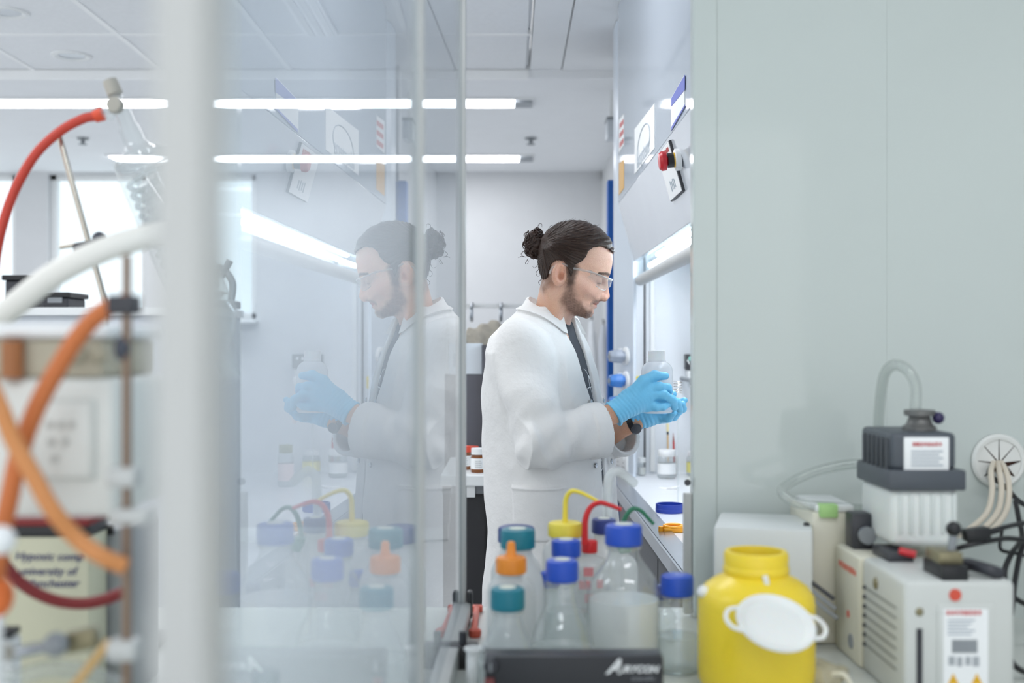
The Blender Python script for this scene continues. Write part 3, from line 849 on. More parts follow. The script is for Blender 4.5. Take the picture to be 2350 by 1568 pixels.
def amber(px, base_py, w, label, captop, Y=BY + 0.08, red=False):
    b = P(px, base_py, Y); b.z = bz
    k = FPX / Y; r = w / k / 2; h = (base_py - captop) / k
    t = thing('amber_jar', label, 'jar', b, 'amber jars on the back bench')
    MB().lathe(b, [(0, 0.0005), (r * 0.93, 0), (r, 0.004), (r, h * 0.62), (r * 0.78, h * 0.74), (r * 0.76, h * 0.82)], 28).build('glass_body', M_amber, t)
    MB().lathe(b, [(r * 0.80, h * 0.74), (r * 0.92, h * 0.745), (r * 0.92, h * 0.985), (r * 0.86, h), (0, h)], 40, lobes=24, amp=0.01).build('cap', mat('red jar cap', 'D8492F', 0.4) if red else M_plast, t)
    lb = MB().lathe(b, [(r * 1.005, h * 0.16), (r * 1.005, h * 0.60)], 28).build('label', M_paper, t)
    for j in range(4):
        MB().box((b.x - r * 0.4, b.y - r * 1.01 - 0.0006, b.z + h * (0.24 + 0.08 * j)), (b.x + r * (0.45 - 0.1 * (j % 2)), b.y - r * 0.9, b.z + h * (0.25 + 0.08 * j))).build('print_line', M_grey, lb, smooth=False)
amber(1098, 1089, 36, 'amber glass jar with white cap and printed label on the back bench', 1033)
amber(1066, 1084, 34, 'amber jar with red cap half hidden behind the screen post', 1030, BY + 0.17, True)
amber(1127, 1084, 34, 'amber jar with white cap half hidden behind the lab coat', 1036, BY + 0.17)
amber(1083, 1080, 34, 'amber jar with orange-red cap behind the front amber jar', 1034, BY + 0.27, True)

tc_ = thing('tall_cupboard', 'tall charcoal cupboard standing behind the amber jars', 'cupboard', (-0.17, 4.3, 0))
k = 4.2 / FPX
zc = P(0, 860, 4.2).z
MB().box((-0.24, 4.2, 0.0), (-0.10, 4.6, zc)).build('body', mat('charcoal cupboard', '57575E', 0.45), tc_, smooth=False)
MB().box((P(1106, 0, 4.19).x, 4.16, 0.3), (P(1119, 0, 4.19).x, 4.2, P(0, 792, 4.2).z)).build('upright', mat('charcoal upright', '4B4B52', 0.45), tc_, smooth=False)
for i in range(3):
    zz = P(0, 862 + i * 0, 4.15).z - 0.10 - i * 0.14
    MB().sphere((P(1113, 0, 4.15).x, 4.155, zz), 0.012, 12).build('hinge', M_plast, tc_)
gb_ = thing('glove_box', 'pale grey carton on top of the charcoal cupboard', 'carton', (P(1085, 0, 4.25).x, 4.3, zc))
MB().box((P(1030, 0, 4.21).x, 4.205, zc), (P(1105, 0, 4.21).x, 4.45, P(0, 788, 4.21).z)).build('body', mat('pale carton', 'CBD2D8', 0.6), gb_, smooth=False, bevel=0.003)
MB().box((P(1040, 0, 4.20).x, 4.2035, zc + 0.03), (P(1062, 0, 4.20).x, 4.206, zc + 0.08)).build('print', M_ink, gb_, smooth=False)

# hook rail with beige cloth bag, hooks, hanging coats
M_cloth = mat('beige cloth', 'BDB6A8', 0.9, var=0.1, scale=40, bump=0.4, bscale=60)
hk = P(1150, 722, 5.2)
hr = thing('hook_rail', 'white coat hook rail on a stand behind the man', 'hook rail', (hk.x, 5.2, 0))
MB().box((hk.x - 0.25, 5.2, hk.z + 0.03), (hk.x + 0.25, 5.212, hk.z + 0.05)).build('rail', M_plast, hr, smooth=False, bevel=0.003)
MB().box((hk.x - 0.25, 5.2, 0), (hk.x - 0.235, 5.215, hk.z + 0.03)).build('stand_leg', M_plast, hr, smooth=False)
MB().box((hk.x + 0.235, 5.2, 0), (hk.x + 0.25, 5.215, hk.z + 0.03)).build('stand_leg', M_plast, hr, smooth=False)
for px in (1083, 1150, 1228):
    h = P(px, 722, 5.2)
    MB().tube([h + Vector((0, 0, 0.05)), h + Vector((0, -0.05, 0.03)), h + Vector((0, -0.06, -0.01)), h + Vector((0, -0.045, -0.03))], 0.008, 8).build('hook', M_steel, hr)
V, Q = mesh_sdf(lambda x, y, z: smin(smin(ellipsoid(x, y, z, (hk.x - 0.08, 5.13, hk.z - 0.115), (0.085, 0.045, 0.065)),
        ellipsoid(x, y, z, (hk.x - 0.03, 5.13, hk.z - 0.075), (0.035, 0.03, 0.05)), 0.03),
        ellipsoid(x, y, z, (hk.x - 0.13, 5.13, hk.z - 0.115), (0.05, 0.035, 0.03)), 0.03) + 0.006 * np.sin(90 * x + 40 * z) * np.sin(60 * z),
        (hk.x - 0.25, 5.03, hk.z - 0.25), (hk.x + 0.12, 5.22, hk.z + 0.1), 0.006)
bag = link_np('cloth_bag', V, Q, M_cloth, None)
tag(bag, 'crumpled beige cloth bag hanging on the hook rail', 'bag')

def coat_hang(px0, px1, py0, py1, Y, label, m):
    a = P(px0, py0, Y); b = P(px1, py1, Y); cx = (a.x + b.x) / 2; w = (b.x - a.x) / 2
    f = lambda x, y, z: (np.sqrt(((x - cx) / (w * (0.5 + 0.5 * np.clip((a.z - z) / 0.25, 0, 1)))) ** 2 + ((y - Y) / 0.07) ** 2) - 1) * 0.06 + 0.012 * np.sin(70 * x + 6 * z) + 0.006 * np.sin(33 * x + 17 * z)
    g = lambda x, y, z: np.maximum(np.maximum(f(x, y, z), z - a.z), b.z - z)
    V, Q = mesh_sdf(g, (a.x - 0.08, Y - 0.15, b.z - 0.02), (b.x + 0.08, Y + 0.15, a.z + 0.03), 0.012)
    t = thing('hanging_coat', label, 'coat', (cx, Y, b.z), 'white coats hanging at the far wall')
    link_np('cloth', V, Q, m, t)
    MB().tube([(cx, Y, a.z - 0.02), (cx, Y, a.z + 0.02), (cx, Y + 0.05, a.z + 0.03)], 0.006, 8, 4).build('hanging_loop', M_dark, t)
coat_hang(1345, 1372, 735, 1180, 7.9, 'pale white coat hanging on the far wall, left of the two behind the face', mat('hanging coat cloth', 'D7DBDF', 0.9))
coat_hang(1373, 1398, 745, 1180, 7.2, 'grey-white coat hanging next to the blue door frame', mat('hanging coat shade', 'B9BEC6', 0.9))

# exit sign and bracket at the ceiling
ex = thing('exit_sign', 'small grey emergency light box under the ceiling beside the fume cupboard', 'emergency light', P(1403, 290, 5.6))
p = P(1403, 300, 5.6)
MB().obox(p, (0.05, 0.12, 0.09), (1, 0, 0), (0, 1, 0)).build('box', mat('sign grey', 'C2C8CE', 0.4), ex, bevel=0.004)
MB().obox(p + Vector((0, 0, 0.05)), (0.055, 0.13, 0.014), (1, 0, 0), (0, 1, 0)).build('lid', M_grey, ex, bevel=0.002)
MB().box((p.x - 0.008, p.y - 0.008, p.z + 0.056), (p.x + 0.008, p.y + 0.008, 2.66)).build('drop_rod', M_plast, ex, smooth=False)

# reagent shelf unit in front of the windows
RY = 4.25
rz = P(0, 706, RY).z
ru = thing('reagent_shelf', 'white bench-top shelf unit in front of the windows', 'shelf unit', (-1.5, RY, 0))
MB().box((-2.6, RY, 0.0), (-1.09, RY + 0.35, rz - 0.03)).build('carcass', mat('shelf carcass', 'C7CCD2', 0.45), ru, smooth=False)
MB().box((-2.62, RY - 0.02, rz - 0.03), (-1.08, RY + 0.37, rz)).build('top_shelf', M_white, ru, smooth=False, bevel=0.003)
def darkbox(px0, px1, py0, label, h2=0.0):
    a = P(px0, py0, RY + 0.1); b = P(px1, 706, RY + 0.1)
    t = thing('equipment_box', label, 'instrument', ((a.x + b.x) / 2, RY + 0.15, rz), 'dark instruments on the shelf by the window')
    MB().box((a.x, RY + 0.06, rz), (b.x, RY + 0.24, a.z)).build('case', M_dark, t, smooth=False, bevel=0.006)
    MB().box((a.x - 0.01, RY + 0.05, a.z), (b.x + 0.01, RY + 0.25, a.z + 0.02)).build('lid', M_black, t, smooth=False, bevel=0.004)
    MB().box((a.x + 0.02, RY + 0.055, rz + 0.02), (b.x - 0.02, RY + 0.062, rz + 0.05)).build('front_panel', M_grey, t, smooth=False)
darkbox(22, 68, 645, 'black instrument box on the window shelf, left one under the red hose')
darkbox(108, 165, 684, 'low black instrument box on the window shelf beside the tilted rod')
# microscope silhouette
p = P(512, 706, RY + 0.12); p.z = rz
mi = thing('microscope', 'grey binocular microscope on the shelf against the bright window', 'microscope', p)
M_mic = mat('microscope grey', '8B9299', 0.4, metal=0.2)
MB().box((p.x - 0.06, p.y - 0.08, rz), (p.x + 0.05, p.y + 0.08, rz + 0.03)).build('foot', M_mic, mi, smooth=False, bevel=0.006)
MB().tube([p + Vector((0.03, 0, 0.03)), p + Vector((0.035, 0, 0.10)), p + Vector((0.0, 0, 0.15)), p + Vector((-0.03, 0, 0.16))], 0.014, 10).build('arm', M_mic, mi)
for s_ in (-0.014, 0.014):
    MB().cyl(p + Vector((-0.01, s_, 0.12)), p + Vector((0.025, s_, 0.185)), 0.009, 0.011, 12).build('eyepiece', M_mic, mi)
MB().cyl(p + Vector((-0.03, 0, 0.16)), p + Vector((-0.03, 0, 0.075)), 0.014, 0.008, 12).build('objective', M_chrome, mi)
MB().obox(p + Vector((-0.025, 0, 0.06)), (0.07, 0.06, 0.006), (1, 0, 0), (0, 1, 0)).build('stage', M_dark, mi, bevel=0.001)

# ================================================================== bottles behind the black control box
PLZ = BZ
CUY = 1.50; CUZ = P(0, 1507, CUY).z
cu0, cu1 = P(1112, 0, CUY).x, P(1523, 0, CUY).x
st = thing('control_box', 'black control box with white lettering standing in front of the bottles', 'control box', (0.09, CUY + 0.02, BZ))
MB().box((cu0, CUY, BZ), (cu1, CUY + 0.042, CUZ)).build('case', mat('black case', '23252A', 0.45, var=0.05), st, bevel=0.004)
M_prn = mat('white lettering', 'E4E6E6', 0.5)
text_mesh('logo_initial', 'A', 0.0270, M_prn, st, P(1408, 1532, CUY - 0.001), (1, 0, 0), (0, 0, 1), shear=0.45, bold=0.0008)
text_mesh('logo_text', 'URYCON', 0.0126, M_prn, st, P(1463, 1537, CUY - 0.001), (1, 0, 0), (0, 0, 1), shear=0.35, bold=0.0004)
text_mesh('small_text', 'scientific', 0.009, mat('grey lettering', '8A8D92', 0.5), st, P(1475, 1558, CUY - 0.001), (1, 0, 0), (0, 0, 1), shear=0.2)
kb = P(1126, 1527, CUY)
k_ = MB().lathe(kb, [(0, 0), (0.010, 0), (0.010, 0.006), (0.008, 0.009), (0, 0.009)], 24, (0, -1, 0)).build('dial', M_dark, st)
MB().obox(kb + Vector((0, -0.0095, 0)), (0.0025, 0.002, 0.012), (1, 0, 0), (0, 1, 0)).build('dial_mark', M_grey, k_, smooth=False)
MB().box((kb.x - 0.008, CUY - 0.004, BZ + 0.006), (kb.x + 0.005, CUY + 0.001, kb.z - 0.016)).build('red_switch', mat('dull red', '6E2F2F', 0.4), st, bevel=0.002)
for dx in (0.012, -0.012):
    MB().box(((cu0 if dx > 0 else cu1) + dx - 0.008, CUY + 0.004, BZ - 0.0), ((cu0 if dx > 0 else cu1) + dx + 0.008, CUY + 0.038, BZ + 0.004)).build('foot', M_dark, st, smooth=False)

M_capb = mat('blue cap plastic', '1F4FBF', 0.38, var=0.03)
M_capd = mat('navy cap plastic', '22367F', 0.38, var=0.03)
M_capt = mat('teal cap plastic', '10788A', 0.38, var=0.03)
M_capo = mat('orange cap plastic', 'F0902A', 0.38, var=0.03)
M_capy = mat('yellow cap plastic', 'F2DE4E', 0.38, var=0.03)
M_capr = mat('red cap plastic', 'D4262A', 0.38, var=0.03)
M_capg = mat('green cap plastic', '2F7A5C', 0.38, var=0.03)
M_ldpe = clear_mat('cloudy polythene', 'F4F6F6', 0.05, 0.5, rough=0.25, body=0.60, body_col='F3F4F3')
M_liq = clear_mat('clear liquid', 'F8FBFA', 0.03, 0.5, body=0.30, body_col='F2F4F4')
M_milk = clear_mat('cloudy liquid', 'F8FBFA', 0.03, 0.5, body=0.85, body_col='FAFBFA')
M_capdisc = mat('pale cap disc', 'DFE3D6', 0.5)

def cap(t, b, r, z0, h, m, disc=True, ribs=True):
    o = MB().lathe(b, [(r * 0.90, z0), (r, z0 + 0.002), (r, z0 + h * 0.80), (r * 0.95, z0 + h * 0.94), (r * 0.82, z0 + h), (0, z0 + h)],
                   96, lobes=32 if ribs else 0, amp=0.012).build('cap', m, t)
    if disc:
        MB().lathe(b, [(r * 0.5, z0 + h - 0.0005), (r * 0.5, z0 + h + 0.0008), (0, z0 + h + 0.0008)], 28).build('cap_disc', M_capdisc, o)
    return o
def bottle(name, label, cat, px, captop, capbot, capw, Y, m, shape, base, body_r, shoulder=0.5, disc=True, group='bottles behind the control box', liquid=0.0, liqm=None, bodym=None, cap_name=None):
    k = FPX / Y
    b = P(px, captop, Y); ztop = b.z; b = Vector((b.x, Y, base))
    H = ztop - base; ch = (capbot - captop) / k * 0.86; r = capw / k / 2
    t = thing(name, label, cat, b, group)
    bm = bodym or M_vessel
    nr = r * 0.80; zn = H - ch - 0.006
    if shape == 'cone':
        pr = [(0, 0.003), (body_r * 0.92, 0.0), (body_r, 0.006), (body_r * 0.99, 0.012), (nr * 1.06, zn - 0.012), (nr, zn), (nr, H - 0.008)]
    elif shape == 'lab':
        zs = zn * shoulder
        pr = [(0, 0.003), (body_r * 0.90, 0.0), (body_r, 0.008), (body_r, zs)]
        for i in range(1, 8):
            a = i / 8
            rr = body_r + (nr - body_r) * (a - 0.10 * math.sin(2 * math.pi * a))
            pr.append((rr, zs + (zn - zs) * (a ** 0.95)))
        pr += [(nr, zn), (nr, H - 0.008)]
    else:
        zs = zn - 0.022
        pr = [(0, 0.003), (body_r * 0.90, 0.0), (body_r, 0.007), (body_r, zs), (body_r * 0.93, zs + 0.011), (body_r * 0.75, zs + 0.018), (nr, zn), (nr, H - 0.008)]
    MB().lathe(b, pr, 40).build('body', bm, t)
    if bm is M_vessel:
        MB().lathe(b, [(nr, zn - 0.001), (nr * 1.18, zn + 0.001), (nr * 1.18, zn + 0.005), (nr, zn + 0.006)], 32).build('pouring_ring', M_vessel, t)
        MB().lathe(b, [(0, 0.004), (body_r * 0.86, 0.004), (body_r * 0.90, 0.0015), (0, 0.0015)], 32).build('thick_base', clear_mat('thick glass base', 'F4F8F8', 0.1, 0.5, body=0.25), t)
    if liquid > 0:
        lp = [(0, 0.005)] + [(rr * 0.955, max(0.005, zz)) for rr, zz in pr[1:] if zz < zn * liquid]
        ra, za = lp[-1]
        lp += [(ra, zn * liquid), (0, zn * liquid)]
        MB().lathe(b, lp, 32).build('liquid', liqm or M_liq, t)
    c = cap(t, b, r, H - ch, ch, m, disc)
    return t, b, H, c

bottle('screw_cap_flask', 'clear conical flask with a teal cap at the front left of the bottle group', 'flask', 1165, 1348, 1407, 78, 1.63, M_capt, 'lab', PLZ, 0.0435, 0.38, liquid=0.45)
t, b, H, c = bottle('dropper_bottle', 'cloudy white bottle with an orange nozzle cap', 'bottle', 1173, 1277, 1322, 70, 1.74, M_capo, 'can', PLZ, 0.037, disc=False, bodym=M_ldpe)
MB().lathe(b, [(0.012, H - 0.001), (0.0075, H + 0.004), (0.0062, H + 0.020), (0.0045, H + 0.0225), (0, H + 0.0225)], 18).build('nozzle', M_capo, c)
bottle('reagent_bottle', 'reagent bottle with a teal cap behind the orange nozzle bottle', 'bottle', 1188, 1213, 1266, 79, 1.81, M_capt, 'lab', PLZ, 0.042, 0.7, bodym=M_ldpe)
bottle('reagent_bottle', 'reagent bottle with a navy cap at the back left of the bottle group', 'bottle', 1185, 1208, 1252, 84, 1.965, M_capd, 'lab', PLZ, 0.044, 0.7, disc=False, bodym=M_ldpe)
t, b, H, c = bottle('wash_bottle', 'white wash bottle with a yellow cap and bent yellow spout', 'wash bottle', 1297, 1198, 1237, 78, 1.96, M_capy, 'can', PLZ, 0.039, disc=False, bodym=M_ldpe)
Yw = 1.96
MB().tube([P(1297, 1204, Yw), P(1297, 1175, Yw), P(1299, 1145, Yw), P(1311, 1128, Yw - 0.006), P(1330, 1130, Yw - 0.01), P(1352, 1140, Yw - 0.015), P(1374, 1152, Yw - 0.02)], 0.0052, 10, r_end=0.0028).build('spout', M_capy, c)
bottle('reagent_bottle', 'clear bottle with a blue cap standing just before the yellow wash bottle', 'bottle', 1299, 1238, 1284, 66, 1.82, M_capb, 'lab', PLZ, 0.036, 0.68, liquid=0.5)
bottle('screw_cap_flask', 'clear conical flask with a blue cap in the middle just behind the black control box', 'flask', 1290, 1284, 1342, 74, 1.67, M_capb, 'lab', PLZ, 0.0475, 0.34, liquid=0.40)
t, b, H, c = bottle('wash_bottle', 'white wash bottle with a red cap, bent red spout and red print', 'wash bottle', 1353, 1240, 1273, 36, 1.93, M_capr, 'can', PLZ, 0.033, disc=False, bodym=M_ldpe)
Yw = 1.92
MB().tube([P(1342, 1250, Yw), P(1342, 1225, Yw), P(1344, 1190, Yw), P(1356, 1164, Yw), P(1376, 1154, Yw - 0.004), P(1400, 1160, Yw - 0.008), P(1426, 1170, Yw - 0.012)], 0.0062, 10, r_end=0.0032).build('spout', M_capr, c)
M_pr = mat('red bottle print', 'D98A8C', 0.6)
for i, (dx, zz, w_) in enumerate(((-0.012, 0.118, 0.016), (-0.020, 0.096, 0.020), (0.010, 0.098, 0.010), (-0.010, 0.074, 0.020))):
    x0 = b.x + dx
    MB().box((x0, b.y - 0.034, b.z + zz), (x0 + w_, b.y - 0.030, b.z + zz + 0.014)).build('print_mark', M_pr, t, smooth=False)
bottle('reagent_bottle', 'reagent bottle with a navy cap behind the tall blue-capped bottle', 'bottle', 1386, 1190, 1230, 56, 1.985, M_capd, 'lab', PLZ, 0.034, 0.7, bodym=M_ldpe)
t, b, H, c = bottle('wash_bottle', 'small wash bottle with a green cap and bent green spout', 'wash bottle', 1424, 1236, 1272, 50, 2.015, M_capg, 'can', PLZ, 0.030, disc=False, bodym=M_ldpe)
Yw = 2.015
MB().tube([P(1424, 1245, Yw), P(1427, 1215, Yw), P(1436, 1186, Yw), P(1452, 1168, Yw), P(1470, 1172, Yw), P(1486, 1188, Yw), P(1500, 1203, Yw)], 0.005, 10, r_end=0.0032).build('spout', M_capg, c)
bottle('reagent_bottle', 'tall clear reagent bottle with a bright blue cap, largest of the bottle group', 'bottle', 1431, 1203, 1259, 84, 1.75, M_capb, 'lab', PLZ, 0.055, 0.66, liquid=0.60, liqm=M_milk)
bottle('reagent_bottle', 'small clear bottle with a domed blue cap between control box and yellow drum', 'bottle', 1554, 1319, 1374, 75, 1.757, M_capb, 'lab', BZ, 0.034, 0.62, disc=False, group='bottles on the bench', liquid=0.5)
bottle('reagent_bottle', 'small bottle with a blue cap hidden between the conical flasks', 'bottle', 1262, 1312, 1352, 44, 1.86, M_capb, 'lab', PLZ, 0.022, 0.6, disc=False)
bottle('reagent_bottle', 'tiny dark-capped bottle beside the domed blue cap', 'bottle', 1522, 1343, 1380, 34, 1.93, M_capd, 'lab', BZ, 0.022, 0.6, disc=False, group='bottles on the bench')

# pale hose rising behind the bottles
MB_ = MB().tube([P(1394, 1215, 2.05), P(1393, 1150, 2.05), P(1397, 1100, 2.05), P(1412, 1083, 2.05), P(1432, 1090, 2.06), P(1455, 1110, 2.08)], 0.0085, 12)
tag(MB_.build('pale_hose', clear_mat('pale tubing', 'F2F5F5', 0.06, 0.6, body=0.45, body_col='F4F6F6'), None), 'pale translucent hose bent over behind the red wash bottle spout', 'hose')

# red spanner-like clip and white tube in front of the screen
rt = thing('red_clamp', 'orange-red plastic clamp lying on the bench beside the screen rail', 'clamp', P(1090, 1430, 2.06))
rt.location.z = BZ
M_rc = mat('orange-red plastic', 'CF5A45', 0.4, var=0.04)
def onb(px, py): return P(px, py, 0.5 * FPX / (py - VY))
a_, b_ = onb(1092, 1404), onb(1090, 1462)
MB().obox((a_ + b_) / 2 + Vector((0, 0, 0.006)), (0.011, (a_ - b_).length, 0.012), (1, 0, 0), a_ - b_).build('arm', M_rc, rt, bevel=0.003)
MB().lathe(b_, [(0, 0), (0.0095, 0), (0.011, 0.003), (0.011, 0.012), (0.006, 0.015), (0, 0.012)], 20).build('head', M_rc, rt)
MB().obox(a_ + Vector((0, 0, 0.006)), (0.026, 0.02, 0.012), (1, 0, 0), (0, 1, 0)).build('fork', M_rc, rt, bevel=0.003)
b = P(1088, 1487, 1.66)
wt = thing('white_sample_tube', 'white open plastic tube standing in front of the screen', 'tube', (b.x, b.y, BZ))
MB().lathe((b.x, b.y, BZ), [(0, 0.001), (0.0105, 0), (0.011, 0.004), (0.011, b.z - BZ - 0.004), (0.0145, b.z - BZ - 0.003), (0.0145, b.z - BZ), (0.0115, b.z - BZ), (0.010, b.z - BZ - 0.01), (0, b.z - BZ - 0.012)], 28).build('tube_body', M_plast, wt)
MB().lathe((b.x, b.y, BZ), [(0.0112, 0.02), (0.0113, 0.021), (0.0113, 0.045), (0.0112, 0.046)], 28).build('label_band', M_paper, wt)
b = P(1062, 1530, 1.78); b.z = BZ
bc = thing('bench_clamp', 'small black clamp block on the bench beside the screen rail', 'clamp', b)
MB().box((b.x - 0.022, b.y - 0.02, BZ), (b.x + 0.024, b.y + 0.02, BZ + 0.036)).build('block', M_black, bc, bevel=0.004)
MB().cyl(b + Vector((0.020, 0, 0.02)), b + Vector((0.046, 0, 0.02)), 0.012, n=18).build('knob', M_dark, bc)
MB().cyl(b + Vector((0.0, 0, 0.03)), b + Vector((0.0, 0, 0.055)), 0.006, n=12).build('stud', M_dark, bc)

# ================================================================== yellow drum
b = P(1735, 1400, 1.66); b.z = BZ; b.y = 1.66
yd = thing('yellow_drum', 'bright yellow plastic waste drum with open neck beside the blue-capped bottle', 'drum', b)
M_yel = mat('yellow polythene', 'F5D838', 0.33, var=0.03, sss=0.1)
MB().lathe(b, [(0, 0.003), (0.064, 0), (0.076, 0.004), (0.083, 0.016), (0.084, 0.030), (0.084, 0.128), (0.082, 0.140), (0.074, 0.152), (0.060, 0.162), (0.050, 0.167), (0.046, 0.170),
              (0.0475, 0.172), (0.0475, 0.180), (0.0460, 0.182), (0.0465, 0.198), (0.044, 0.203), (0.038, 0.203), (0.037, 0.196), (0.037, 0.165), (0.070, 0.140), (0.078, 0.12), (0.078, 0.03), (0.06, 0.012), (0, 0.012)], 64).build('body', M_yel, yd)
M_lid = mat('milky lid', 'E9EBE8', 0.4, sss=0.15)
lc = P(1778, 1438, 1.545); ln = Vector((0.10, -0.50, 0.86)).normalized()
lr = MB().lathe(lc, [(0, 0.0), (0.040, 0.0), (0.046, 0.003), (0.053, 0.004), (0.0545, 0.007), (0.053, 0.010), (0.047, 0.009), (0.042, 0.004), (0, 0.003)], 48, ln).build('lid', M_lid, yd)
u_, w_, d_ = frame_of(ln)
hx = Vector((1, 0, -0.12)); hx = (hx - d_ * hx.dot(d_)).normalized(); hy = d_.cross(hx)
for s_ in (-1, 1):
    MB().tube([lc + d_ * 0.006 + hx * (s_ * 0.048) + hy * 0.022, lc + d_ * 0.006 + hx * (s_ * 0.062) + hy * 0.016, lc + d_ * 0.006 + hx * (s_ * 0.068), lc + d_ * 0.006 + hx * (s_ * 0.062) - hy * 0.016, lc + d_ * 0.006 + hx * (s_ * 0.048) - hy * 0.022], 0.0032, 8).build('lid_ear', M_lid, lr)
MB().tube([lc + d_ * 0.004 + hy * 0.050, lc + d_ * 0.004 + hy * 0.064 + Vector((0, 0.012, 0)), Vector((b.x + 0.004, b.y - 0.052, BZ + 0.166)), Vector((b.x + 0.002, b.y - 0.048, BZ + 0.176))], 0.0042, 8).build('lid_strap', M_lid, yd)
MB().lathe(Vector((b.x - 0.079, b.y - 0.012, BZ + 0.146)), [(0, -0.006), (0.008, -0.006), (0.0095, 0), (0.007, 0.006), (0, 0.008)], 18, (-0.8, -0.2, 0.5)).build('vent_plug', M_plast, yd)

# ================================================================== vacuum pump with exhaust filter, on the right
X0, X1, YF, YB_, ZP = 0.547, 0.692, 1.58, 1.90, 1.075
vp = thing('vacuum_pump', 'cream rotary vacuum pump with louvred side and warning label on the right', 'pump', ((X0 + X1) / 2, 1.72, BZ))
M_pg = mat('pump grey', 'CDD0CC', 0.4, var=0.02)
M_red = mat('red print bold', 'D6543F', 0.5)
MB().box((X0, YF, BZ), (X1 + 0.01, 1.765, ZP)).build('motor_case', M_pg, vp, bevel=0.008, seg=3)
MB().box((X0 - 0.004, 1.768, BZ), (X1 + 0.012, YB_, ZP - 0.002)).build('oil_case', M_beige, vp, bevel=0.006, seg=3)
for i in range(7):
    z = ZP - 0.046 - i * 0.0145
    MB().box((X0 - 0.0012, YF + 0.03, z), (X0 + 0.004, 1.75, z + 0.003)).build('louvre_slot', mat('slot shadow grey', '8F938F', 0.6), vp, smooth=False)
    MB().sphere((X0 - 0.001, 1.75, z + 0.0015), 0.0035, 10).build('louvre_screw', M_dark, vp)
print_row('brand_print', mat('red print faint', 'DA7A68', 0.5), vp, Vector((X0 - 0.0045, 1.83, ZP - 0.03)), (0, -1, 0), (0, 0, 1), 0.095, 0.011, 7, 2)
MB().lathe((X0 - 0.004, 1.825, BZ + 0.072), [(0, 0.001), (0.006, 0.001), (0.006, 0)], 16, (-1, 0, 0)).build('red_dot', M_red, vp)
MB().lathe((X0 - 0.004, 1.81, BZ + 0.032), [(0, 0.001), (0.011, 0.002), (0.012, 0)], 20, (-1, 0, 0)).build('sight_glass', M_grey, vp)
MB().sphere((X0 + 0.001, 1.70, ZP - 0.028), 0.010, 14, sx=0.5).build('side_plug', mat('dull brass', '8B8468', 0.4, metal=0.5), vp)
MB().lathe(P(2192, 1366, YF - 0.0005), [(0, 0.001), (0.0085, 0.001), (0.0085, -0.001)], 22, (0, -1, 0)).build('red_logo_disc', M_red, vp)
MB().box((P(2103, 0, YF).x, YF - 0.002, BZ), (P(2116, 0, YF).x, YF + 0.001, P(0, 1443, YF).z)).build('level_slot', M_dark, vp, smooth=False)
MB().sphere(P(2110, 1405, YF), 0.006, 12, sy=0.4).build('brass_screw', mat('dull brass', '8B8468', 0.4, metal=0.5), vp)
lb = MB().box((P(2150, 0, YF).x, YF - 0.003, BZ), (P(2278, 0, YF).x, YF + 0.001, P(0, 1388, YF).z)).build('label_frame', M_pg, vp, bevel=0.002)
MB().box((P(2163, 0, YF).x, YF - 0.0038, BZ), (P(2265, 0, YF).x, YF - 0.002, P(0, 1397, YF).z)).build('label', M_paper, lb, smooth=False)
print_row('label_title', mat('red print', 'C96A6A', 0.6), lb, P(2212, 1407, YF - 0.0042), (1, 0, 0), (0, 0, 1), 0.050, 0.007, 8, 3)
MB().box((P(2182, 0, YF).x, YF - 0.0045, P(0, 1497, YF).z), (P(2240, 0, YF).x, YF - 0.003, P(0, 1467, YF).z)).build('label_block', M_grey, lb, smooth=False)
for i in range(5):
    MB().box((P(2172, 0, YF).x, YF - 0.0043, P(0, 1424 + i * 8, YF).z), (P(2235 - 8 * (i % 3), 0, YF).x, YF - 0.003, P(0, 1421 + i * 8, YF).z)).build('text_line', M_ink, lb, smooth=False)
print_row('label_code', mat('pale grey print', 'A9AEB2', 0.5), lb, P(2212, 1518, YF - 0.0042), (1, 0, 0), (0.25, 0, 1), 0.045, 0.014, 4, 6)
for px in (2188, 2242):
    MB().extrude([P(px - 13, 1572, YF - 0.0044), P(px + 13, 1572, YF - 0.0044), P(px, 1546, YF - 0.0044)], (0, 0.001, 0)).build('warning_triangle', mat('warning yellow', 'E3B021', 0.5), lb, smooth=False)
MB().box((0.602, 1.585, ZP - 0.002), (0.640, 1.66, ZP + 0.020)).build('inlet_block', M_black, vp, bevel=0.003)
MB().box((0.604, 1.60, ZP + 0.019), (0.638, 1.655, ZP + 0.036)).build('inlet_port', mat('dull brass', '8B8468', 0.4, metal=0.5), vp, bevel=0.003)
MB().cyl((0.628, 1.62, ZP + 0.03), (0.632, 1.62, ZP + 0.062), 0.006, n=14).build('valve_stem', M_grey, vp)
MB().sphere((0.632, 1.62, ZP + 0.066), 0.011, 16).build('valve_knob', M_black, vp)
MB().tube([(0.648, 1.64, ZP + 0.008), (0.655, 1.63, ZP + 0.014), (0.672, 1.60, ZP + 0.012), (0.690, 1.60, ZP + 0.006)], 0.009, 10).build('carry_handle', M_dark, vp)
MB().box((0.555, 1.84, ZP - 0.004), (0.590, 1.885, ZP + 0.055)).build('filter_bracket', M_dark, vp, bevel=0.004)
MB().cyl((0.575, 1.835, ZP + 0.022), (0.575, 1.825, ZP + 0.022), 0.014, n=20).build('bracket_bolt', M_grey, vp)
MB().box((0.572, 1.72, ZP - 0.002), (0.612, 1.80, ZP + 0.014)).build('hinge_block', M_dark, vp, bevel=0.004)
MB().cyl((0.590, 1.725, ZP + 0.016), (0.612, 1.715, ZP + 0.012), 0.006, n=12).build('red_lever', mat('red button', 'C41F2A', 0.3), vp)

